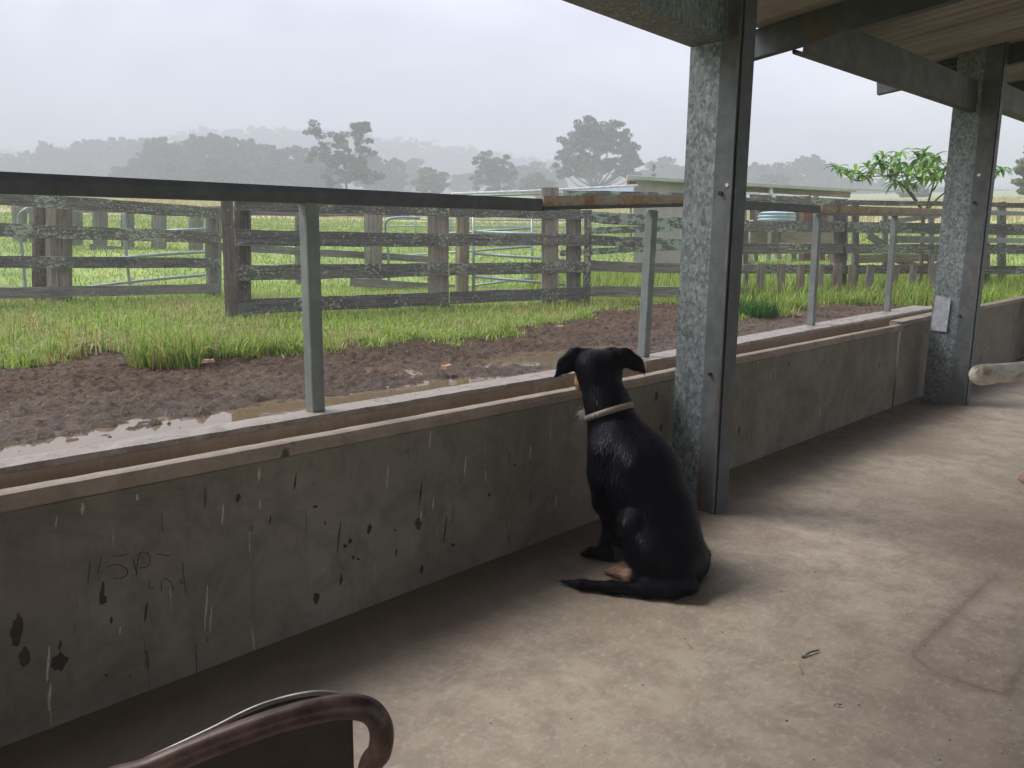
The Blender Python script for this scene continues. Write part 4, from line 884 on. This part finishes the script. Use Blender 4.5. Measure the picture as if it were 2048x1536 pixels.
def surface_nets(f,lo,hi,h):
    nx,ny,nz=[int(math.ceil((b-a)/h)) for a,b in zip(lo,hi)]
    gx,gy,gz=[lo[i]+h*np.arange(n) for i,n in enumerate((nx,ny,nz))]
    D=np.empty((nx,ny,nz),np.float32)
    Yg,Zg=np.meshgrid(gy,gz,indexing='ij')
    for i,x in enumerate(gx): D[i]=f(np.stack([np.full_like(Yg,x),Yg,Zg],-1))
    ins=D<0
    cell=np.zeros((nx-1,ny-1,nz-1),int)
    for a in(0,1):
        for b in(0,1):
            for c in(0,1): cell+=ins[a:nx-1+a,b:ny-1+b,c:nz-1+c]
    act=(cell>0)&(cell<8);idx=np.full(act.shape,-1);ii=np.argwhere(act);idx[act]=np.arange(len(ii))
    acc=np.zeros((len(ii),3));cnt=np.zeros(len(ii));cor=[(a,b,c) for a in(0,1) for b in(0,1) for c in(0,1)]
    for c0 in cor:
        for ax in range(3):
            if c0[ax]: continue
            c1=list(c0);c1[ax]=1;d0=D[ii[:,0]+c0[0],ii[:,1]+c0[1],ii[:,2]+c0[2]];d1=D[ii[:,0]+c1[0],ii[:,1]+c1[1],ii[:,2]+c1[2]]
            k=(d0<0)!=(d1<0);t=np.where(k,d0/(d0-d1+1e-12),0);p=np.tile(np.array(c0,float),(len(ii),1));p[:,ax]+=t;acc[k]+=p[k];cnt[k]+=1
    V=(ii+acc/cnt[:,None])*h+np.array(lo);Q=[]
    for ax in range(3):
        u,v=(ax+1)%3,(ax+2)%3
        sl0=[slice(1,-1)]*3;sl1=[slice(1,-1)]*3;sl0[ax]=slice(0,-1);sl1[ax]=slice(1,None)
        A=ins[tuple(sl0)];B=ins[tuple(sl1)];e=np.argwhere(A!=B);off=np.ones(3,int);off[ax]=0;e=e+off;e_in=ins[e[:,0],e[:,1],e[:,2]]
        def c(du,dv):
            q=e.copy();q[:,u]-=du;q[:,v]-=dv;return idx[q[:,0],q[:,1],q[:,2]]
        q=np.stack([c(0,0),c(1,0),c(1,1),c(0,1)],1);q[~e_in]=q[~e_in][:,::-1];Q.append(q)
    Q=np.vstack(Q);Q=Q[(Q>=0).all(1)];return V,Q
def make_dog():
    base=onf(1320,1185,0);dog=empty('dog',(base[0],base[1],0),'black and tan dog sitting on the concrete back to the camera, looking over the trough','dog')
    allp=np.array([a for a,b,*_ in DOG]+[b for a,b,*_ in DOG]+[dg(*e[:3]) for E_ in EARS for e in E_]);lo=allp.min(0)-.16;hi=allp.max(0)+.16;lo[2]=-.02
    V,Q=surface_nets(dog_sdf,lo,hi,.0058)
    n=len(V);col=np.tile(np.array([.0028,.0034,.0058]),(n,1));tan=np.array([.42,.24,.12]);br=np.array([.14,.085,.05]);wh=np.array([.55,.52,.48])
    def paint(c,r,cc,soft=.015,asp=None):
        d=np.linalg.norm((V-c)*(asp if asp is not None else 1),axis=1)+.012*(fbm(V[:,0]*60+V[:,1]*50,V[:,2]*70,3,2)-.5);w=np.clip((r-d)/soft,0,1)[:,None];col[:]=col*(1-w)+cc*w
    paint(dg(1146,764,3.14),.075,tan)
    paint(ft,.062,np.array([.24,.14,.085]));paint(ft*.6+hk*.4,.045,np.array([.30,.19,.12]))
    paint(dg(1226,1052,2.97),.05,br);paint(p2+np.array([0,-.02,.1]),.07,br)
    paint(dg(1166,826,2.95),.045,wh)
    me=fastmesh('body',V,Q.ravel(),np.arange(len(Q))*4,np.full(len(Q),4),col,True)
    m,nt,bs=newmat('wet_black_coat');a=nt.nodes.new('ShaderNodeAttribute');a.attribute_name='tint';nt.links.new(a.outputs['Color'],bs.inputs['Base Color'])
    g=noise(nt,coords(nt,(1,1,.22),rnd=False),150,4,.7,1.2);g2=noise(nt,coords(nt,(1,1,.35),rnd=False),38,4,.6,1.)
    bs.inputs['Roughness'].default_value=.45;bs.inputs['Specular IOR Level'].default_value=.12;bump(nt,bs,mth(nt,'ADD',mth(nt,'MULTIPLY',g,.6),g2),.7,.006)
    body=link('body',me,m,dog);sm=body.modifiers.new('sm','SMOOTH');sm.iterations=4;sm.factor=.6
    # short coat: fine hairs lying along the body
    nrm=np.empty((n,3),np.float32);me.vertices.foreach_get  # normals from the field
    eps=.004;g3=np.stack([dog_sdf(V+np.eye(3)[i]*eps)-dog_sdf(V-np.eye(3)[i]*eps) for i in range(3)],-1);g3/=np.linalg.norm(g3,axis=1)[:,None]+1e-9
    k=rng.choice(n,42000);P=V[k]+rng.normal(0,.002,(42000,3));nn=g3[k];ok=P[:,2]>.012;P=P[ok];nn=nn[ok];k=k[ok];m_=len(P)
    flow=np.tile(np.array([0,0,-1.]),(m_,1))+fw*-.15
    tailz=(P[:,2]<.09);flow[tailz]=-rt*1.0+np.array([0,0,-.1]);hz=(P[:,2]>.62);flow[hz]=np.array([0,0,-.6])-fw*.6
    flow=flow+.5*np.stack([vnoise(P[:,0]*30,P[:,2]*30,1)-.5,vnoise(P[:,1]*30,P[:,2]*30,2)-.5,vnoise(P[:,0]*30,P[:,1]*30,3)-.5],-1)+rng.normal(0,.12,(m_,3))
    flow-=nn*np.sum(flow*nn,1)[:,None];flow/=np.linalg.norm(flow,axis=1)[:,None]+1e-6
    L=(.013+.019*rng.random((m_,1))**2)*np.where(P[:,2:3]>.66,.45,1.);sd=np.cross(flow,nn);w=.0007
    tip=P+flow*L+nn*L*(.14+.36*rng.random((m_,1))**2)
    HV=np.stack([P-sd*w-nn*.001,P+sd*w-nn*.001,tip],1).reshape(-1,3);hc=np.repeat(col[k]*(.8+2.6*rng.random((m_,1))**3)*np.array([.95,1.,1.15]),3,0)
    hm=fastmesh('coat_hair',HV,np.arange(m_*3),np.arange(m_)*3,np.full(m_,3),hc);h=link('coat_hair',hm,m_attr('hair',.34,0,spec=.14),dog);h['kind']='stuff'
    # pale ruff hairs under the collar at the throat
    c=dg(1170,826,2.93);m2=110;P=c+rng.normal(0,.010,(m2,3));d=-rt*1.0+np.array([0,0,-.5]);d/=np.linalg.norm(d);tip=P+d*.018+rng.normal(0,.005,(m2,3));s=np.cross(d,fw)*.0012
    HV=np.stack([P-s,P+s,tip],1).reshape(-1,3);hm=fastmesh('throat_hair',HV,np.arange(m2*3),np.arange(m2)*3,np.full(m2,3),np.tile([.6,.58,.55],(m2*3,1)));h=link('throat_hair',hm,M_LEAF,dog);h['kind']='stuff'
    # collar fitted to the neck surface
    c0=dg(1220,824,2.895);ax=dg(1203,770,2.92)-dg(1226,858,2.89);ax=ax/np.linalg.norm(ax);ax=ax+rt*-.05;ax/=np.linalg.norm(ax)
    tiltv=rt*(-.0)+fw*.12;ax=ax+tiltv;ax/=np.linalg.norm(ax)
    u=np.cross(ax,fw);u/=np.linalg.norm(u);v=np.cross(ax,u);nA=56;th=np.linspace(0,2*math.pi,nA,endpoint=False);dirs=u*np.cos(th)[:,None]+v*np.sin(th)[:,None]
    rs=np.linspace(.03,.16,200);
    def fit(c):
        D=dog_sdf(c+dirs[:,None,:]*rs[None,:,None]);r=np.array([rs[np.argmax(row>0)] for row in D]);r=np.minimum(r,.112)
        for _ in range(3): r=(np.roll(r,1)+r+np.roll(r,-1))/3
        return r
    CV=[];CF=[];hw=.0115;rm=fit(c0)+.003
    for s_,o in ((-1,.0),(-1,.004),(1,.004),(1,.0)):
        for i in range(nA): CV.append(c0+ax*s_*hw+dirs[i]*(rm[i]+o))
    for j in range(4):
        for i in range(nA): a=j*nA+i;b=j*nA+(i+1)%nA;a2=((j+1)%4)*nA+i;b2=((j+1)%4)*nA+(i+1)%nA;CF.append((a,b,b2,a2))
    cl=link('collar',mesh('collar',CV,CF,True),m_plain('tan_leather',(.19,.155,.125),.55,0,60,.25),dog)
    # eyelets at the left of the strap
    vis=[i for i in range(nA)];scr=[((CV[nA+i]-CAM)@cr)/((CV[nA+i]-CAM)@cd)*F+1024 for i in range(nA)];fr_=[(dirs[i]@fw)<0 for i in range(nA)]
    for tx in (1187,1198):
        i=min([i for i in range(nA) if fr_[i]],key=lambda i:abs(scr[i]-tx));c=c0+dirs[i]*(rm[i]+.0055);e1=ax;e2=np.cross(dirs[i],ax)
        ring=[c+.0036*(e1*math.cos(t_)+e2*math.sin(t_)) for t_ in np.linspace(0,2*math.pi,13)];V_,F_=tube_geo(ring,.0013,6);link('eyelet',mesh('eyelet',V_,F_,True),m_plain('brass',(.6,.52,.38),.3,.6),cl)
make_dog()
# ------------------------------------------------------------------ rusty tubular chair in the near corner
M_CHAIR=m_plain('rusty_tube',(.115,.068,.056),.42,.25,22,.8);M_PANEL=m_plain('rusty_sheet',(.06,.045,.03),.6,.3,9,.4)
def chair():
    ch=empty('tube_chair',(.75,-1.5,0),'rusty brown tubular metal chair with sheet back in the bottom left corner','chair')
    pts=[(180,1592,.93),(300,1540,.95),(420,1490,.97),(550,1443,.99),(640,1420,1.0),(700,1413,1.01),(742,1424,1.02),(762,1456,1.02),(760,1500,1.02),(738,1560,1.02)]
    P=[at(p[0],p[1],p[2]*.84) for p in pts]
    P=[P[0]+np.array([-.05,.0,-.1])]+P+[np.array([P[-1][0]+.01,P[-1][1]-.01,.4]),np.array([P[-1][0]+.03,P[-1][1]-.02,0.01])]
    P=[np.array([P[0][0]-.04,P[0][1],.5]),np.array([P[0][0]-.06,P[0][1]-.02,.01])][::-1]+P
    V,Fc=tube_geo(smooth_path(P,8),.0150,14);link('back_frame',mesh('back_frame',V,Fc,True),M_CHAIR,ch)
    top=[(235,1545,1.02),(330,1502,1.03),(420,1460,1.04),(500,1420,1.05),(560,1399,1.06),(610,1388,1.06),(650,1386,1.06),(690,1396,1.06),(704,1420,1.06)]
    T=smooth_path([at(p[0],p[1],p[2]*.84) for p in top],4);V=[];Fc=[]
    for p in T: V+=[p,np.array([p[0],p[1],.40])]
    for i in range(len(T)-1): Fc.append((2*i,2*i+1,2*i+3,2*i+2))
    o=link('back_panel',mesh('back_panel',V,Fc),M_PANEL,ch);s=o.modifiers.new('s','SOLIDIFY');s.thickness=.003
    V,Fc=tube_geo(T,.0034,8);link('rolled_edge',mesh('rolled_edge',V,Fc,True),m_plain('worn_edge',(.30,.29,.28),.35,.5),ch)
    a=np.array([V[0] for V in [P[0]]])[0];mid=(P[2]+P[-3])/2
    MB().box(.50,-1.86,.41,.38,.34,.02).build('seat',M_PANEL,ch,bev=.008)
    for x,y in ((.34,-2.0),(.67,-2.0)): 
        V,Fc=tube_geo([(x,y,.40),(x,y-.02,0.01)],.012,10);link('leg',mesh('leg',V,Fc,True),M_CHAIR,ch)
chair()
# ------------------------------------------------------------------ capped white bumper pipe, right
bp=empty('bumper_pipe',(4.9,-1.15,0),'grimy white capped pipe poking in from the right edge over the floor','pipe')
a=at(1948,751,4.0);b=at(2075,739,4.25);e=(b-a)/np.linalg.norm(b-a);b=a+e*1.1;r=.0555
m,nt,bs=newmat('dirty_white_plastic');v=coords(nt,(1,1,1),rnd=False);n1=noise(nt,v,7,7,.7,.6)
setc(nt,bs,ramp(nt,n1,[(.34,(.16,.11,.07)),(.46,(.42,.37,.28)),(.56,(.60,.57,.49)),(.75,(.66,.64,.58))]),.4);MW=m
pp=[a+e*r*(1-math.cos(t)) for t in np.linspace(0,math.pi/2,7)]+[a+e*.135];rr=[max(.002,r*math.sin(t)) for t in np.linspace(0,math.pi/2,7)]+[r]
V,Fc=tube_geo(pp,rr,28);link('end_cap',mesh('end_cap',V,Fc,True),MW,bp)
V,Fc=tube_geo([a+e*.136,a+e*.139,a+e*.14,b],[r-.002,r-.002,r-.003,r-.003],28);link('pipe',mesh('pipe',V,Fc,True),MW,bp)
for s_ in (.62,1.0):
    q=a+e*s_;V,Fc=tube_geo([(q[0],q[1],q[2]-r),(q[0],q[1],0)],.03,12);link('stand_leg',mesh('stand_leg',V,Fc,True),M_GPOST,bp)
# rusty cast foot at the right edge
q=atZ(2062,985,0);cf=empty('rusty_foot',tuple(q),'rusty brown flanged metal foot cut off by the right edge on the floor','stand foot')
prof=[(.022,0),(.024,.03),(.022,.045),(.05,.05),(.066,.062),(.062,.076),(.045,.098),(.02,.112),(.004,.114)];V=[];Fc=[];n=20
for r_,z_ in prof:
    for k in range(n): an=2*math.pi*k/n;V.append((q[0]+r_*math.cos(an)*(1+.06*math.sin(3*an)),q[1]+r_*math.sin(an),z_))
for i in range(len(prof)-1):
    for k in range(n): Fc.append((i*n+k,i*n+(k+1)%n,(i+1)*n+(k+1)%n,(i+1)*n+k))
link('cast_foot',mesh('cast_foot',V,Fc,True),m_plain('terracotta_rust',(.30,.19,.15),.6,0,18,.25),cf)
# ------------------------------------------------------------------ litter
def twig(name,p,q,r,mat,label,cat,extra=()):
    a=atZ(*p,.004);b=atZ(*q,.006);mb=MB();mb.add(*tube_geo([a,(a+b)/2+np.array([.002,.002,.003]),b],[r,r*.9,r*.7],6))
    for (u,v) in extra: mb.add(*tube_geo([atZ(*u,.004),atZ(*v,.008)],[r*.6,r*.3],5))
    return tag(mb.build(name,mat,None,None,True),label,cat)
twig('twig',(1604,1314),(1638,1300),.0035,M_TDARK,'short dark straight twig lying on the floor right of the dog','twig')
twig('straw',(1586,1322),(1604,1346),.0022,m_plain('straw',(.5,.4,.22),.7),'bent pale straw beside the dark twig','straw',[((1576,1326),(1596,1330)),((1590,1330),(1608,1332))])
twig('twig',(1667,1411),(1684,1410),.0018,M_TDARK,'tiny forked dark twig near the bottom edge of the floor','twig',[((1676,1413),(1684,1407))])
twig('straw',(1374,1286),(1381,1295),.0016,m_plain('straw2',(.3,.2,.12),.7),'tiny brown straw stub on the floor below the dog','straw')
def scatter(name,pts,sz,mat,label,cat):
    mb=MB()
    for (x,y) in pts:
        p=atZ(x,y,0);s=sz*random.uniform(.6,1.4);V=[(p[0]+s*math.cos(t)*random.uniform(.6,1.2),p[1]+s*math.sin(t)*random.uniform(.6,1.2),.0005) for t in np.linspace(0,5.2,6)]
        V.append((p[0],p[1],s*.7));mb.add(V,[(k,(k+1)%6,6) for k in range(6)])
    return tag(mb.build(name,mat),label,cat,None,'stuff')
DK=[(1445,1265),(1370,1278),(1502,1075),(1582,1156),(1599,1157),(1630,1144),(1696,1105),(1836,1097),(1950,1320),(1985,1306),(1988,1383),(2005,1508),(1760,1464),(1170,1492),(1210,1505),(1900,1480),(1880,1520),(1914,1357),(2028,1112),(2036,1098),(1905,1080),(1670,955),(1680,960),(1765,996),(1018,1380),(1285,1370),(1850,1292),(1390,1335),(1718,1410),(1628,1520),(1635,1465)]
scatter('dirt_crumbs',DK+[(random.uniform(900,2040),random.uniform(1100,1530)) for _ in range(22)],.003,m_plain('dirt',(.03,.024,.02),.9),'dark crumbs of dirt scattered over the floor','dirt')
scatter('grain',[(random.gauss(1520,90),random.gauss(1130,55)) for _ in range(60)],.0024,m_plain('grain',(.72,.68,.6),.5),'pale spilt grains scattered on the floor behind the dog','grain')
scatter('feed_specks',[(x,int(985-.17*x+random.uniform(-30,6))) for x in range(20,1080,14)],.0,m_plain('feed',(.7,.6,.4),.6),'x','x') if False else None
def chip(x,y,s,label):
    p=atZ(x,y,.35);V=[];n=9
    for k in range(n):
        t=2*math.pi*k/n;V.append((p[0]+s*math.cos(t)*random.uniform(.7,1.2),p[1]+s*.6*math.sin(t)*random.uniform(.7,1.2),.34))
    for k in range(n): v=V[k];V.append((p[0]+(v[0]-p[0])*.8,p[1]+(v[1]-p[1])*.8,.34+s*.5*random.uniform(.7,1.1)))
    Fc=[(k,(k+1)%n,n+(k+1)%n,n+k) for k in range(n)]+[tuple(n+k for k in range(n))]
    tag(link('stone',mesh('stone',V,Fc),m_plain('brick_chip',(.42,.26,.17),.7,0,20)),label,'stone')
chip(1118,657,.09,'pinkish broken brick chip where the mud meets the grass below the centre fence');chip(417,722,.05,'small reddish stone at the foot of the large grass tuft');chip(893,735,.06,'round pale brown stone in the puddled mud left of the dog')
# ------------------------------------------------------------------ air, sky, light
hz=MB().box(60,60,44,1900,1900,100).build('haze',None);tag(hz,'grey rain haze filling the air','haze',None,'stuff')
m=bpy.data.materials.new('haze');m.use_nodes=True;nt=m.node_tree;nt.nodes.remove(nt.nodes['Principled BSDF']);pv=nt.nodes.new('ShaderNodeVolumePrincipled')
pv.inputs['Color'].default_value=(.66,.67,.735,1);pv.inputs['Density'].default_value=.0042;pv.inputs['Anisotropy'].default_value=0.;nt.links.new(pv.outputs[0],nt.nodes['Material Output'].inputs['Volume']);hz.data.materials.append(m)
w=bpy.data.worlds.new('World');S.world=w;w.use_nodes=True;nt=w.node_tree;bg=nt.nodes['Background']
EL,AZ=R(50),R(30)
sk=nt.nodes.new('ShaderNodeTexSky');sk.sky_type='NISHITA';sk.sun_disc=False;sk.sun_elevation=EL;sk.sun_rotation=-AZ;sk.air_density=1;sk.dust_density=4
hs=nt.nodes.new('ShaderNodeHueSaturation');hs.inputs['Saturation'].default_value=.28;nt.links.new(sk.outputs[0],hs.inputs['Color'])
tc=nt.nodes.new('ShaderNodeTexCoord');mp=nt.nodes.new('ShaderNodeMapping');mp.inputs['Scale'].default_value=(1.,1.,2.4);nt.links.new(tc.outputs['Generated'],mp.inputs[0])
nz=noise(nt,mp.outputs[0],2.1,6,.55,.5);cl=ramp(nt,nz,[(.3,(.58,.58,.67)),(.5,(.88,.89,.96)),(.66,(1.2,1.2,1.2))])
mx=mix(nt,.75,hs.outputs[0],(8.2,8.3,9.2));vn=N(nt,'ShaderNodeVectorMath',operation='DOT_PRODUCT');nt.links.new(tc.outputs['Generated'],vn.inputs[0]);vn.inputs[1].default_value=(.80,.45,.40)
mu=mix(nt,1.,mx,cl,'MULTIPLY');mu=mix(nt,1.,mu,ramp(nt,vn.outputs['Value'],[(.35,(.86,.86,.90)),(.75,(.97,.97,1.)),(1.,(1.3,1.3,1.3))]),'MULTIPLY');nt.links.new(mu,bg.inputs[0]);bg.inputs[1].default_value=.075
sl=bpy.data.lights.new('sun','SUN');sl.energy=2.2;sl.angle=R(27);sl.color=(1,.985,.96);so=bpy.data.objects.new('sun',sl);COL.objects.link(so)
v=Vector((-math.sin(AZ)*math.cos(EL),math.cos(AZ)*math.cos(EL),math.sin(EL)));so.rotation_euler=v.to_track_quat('Z','Y').to_euler();so.location=(0,0,60)
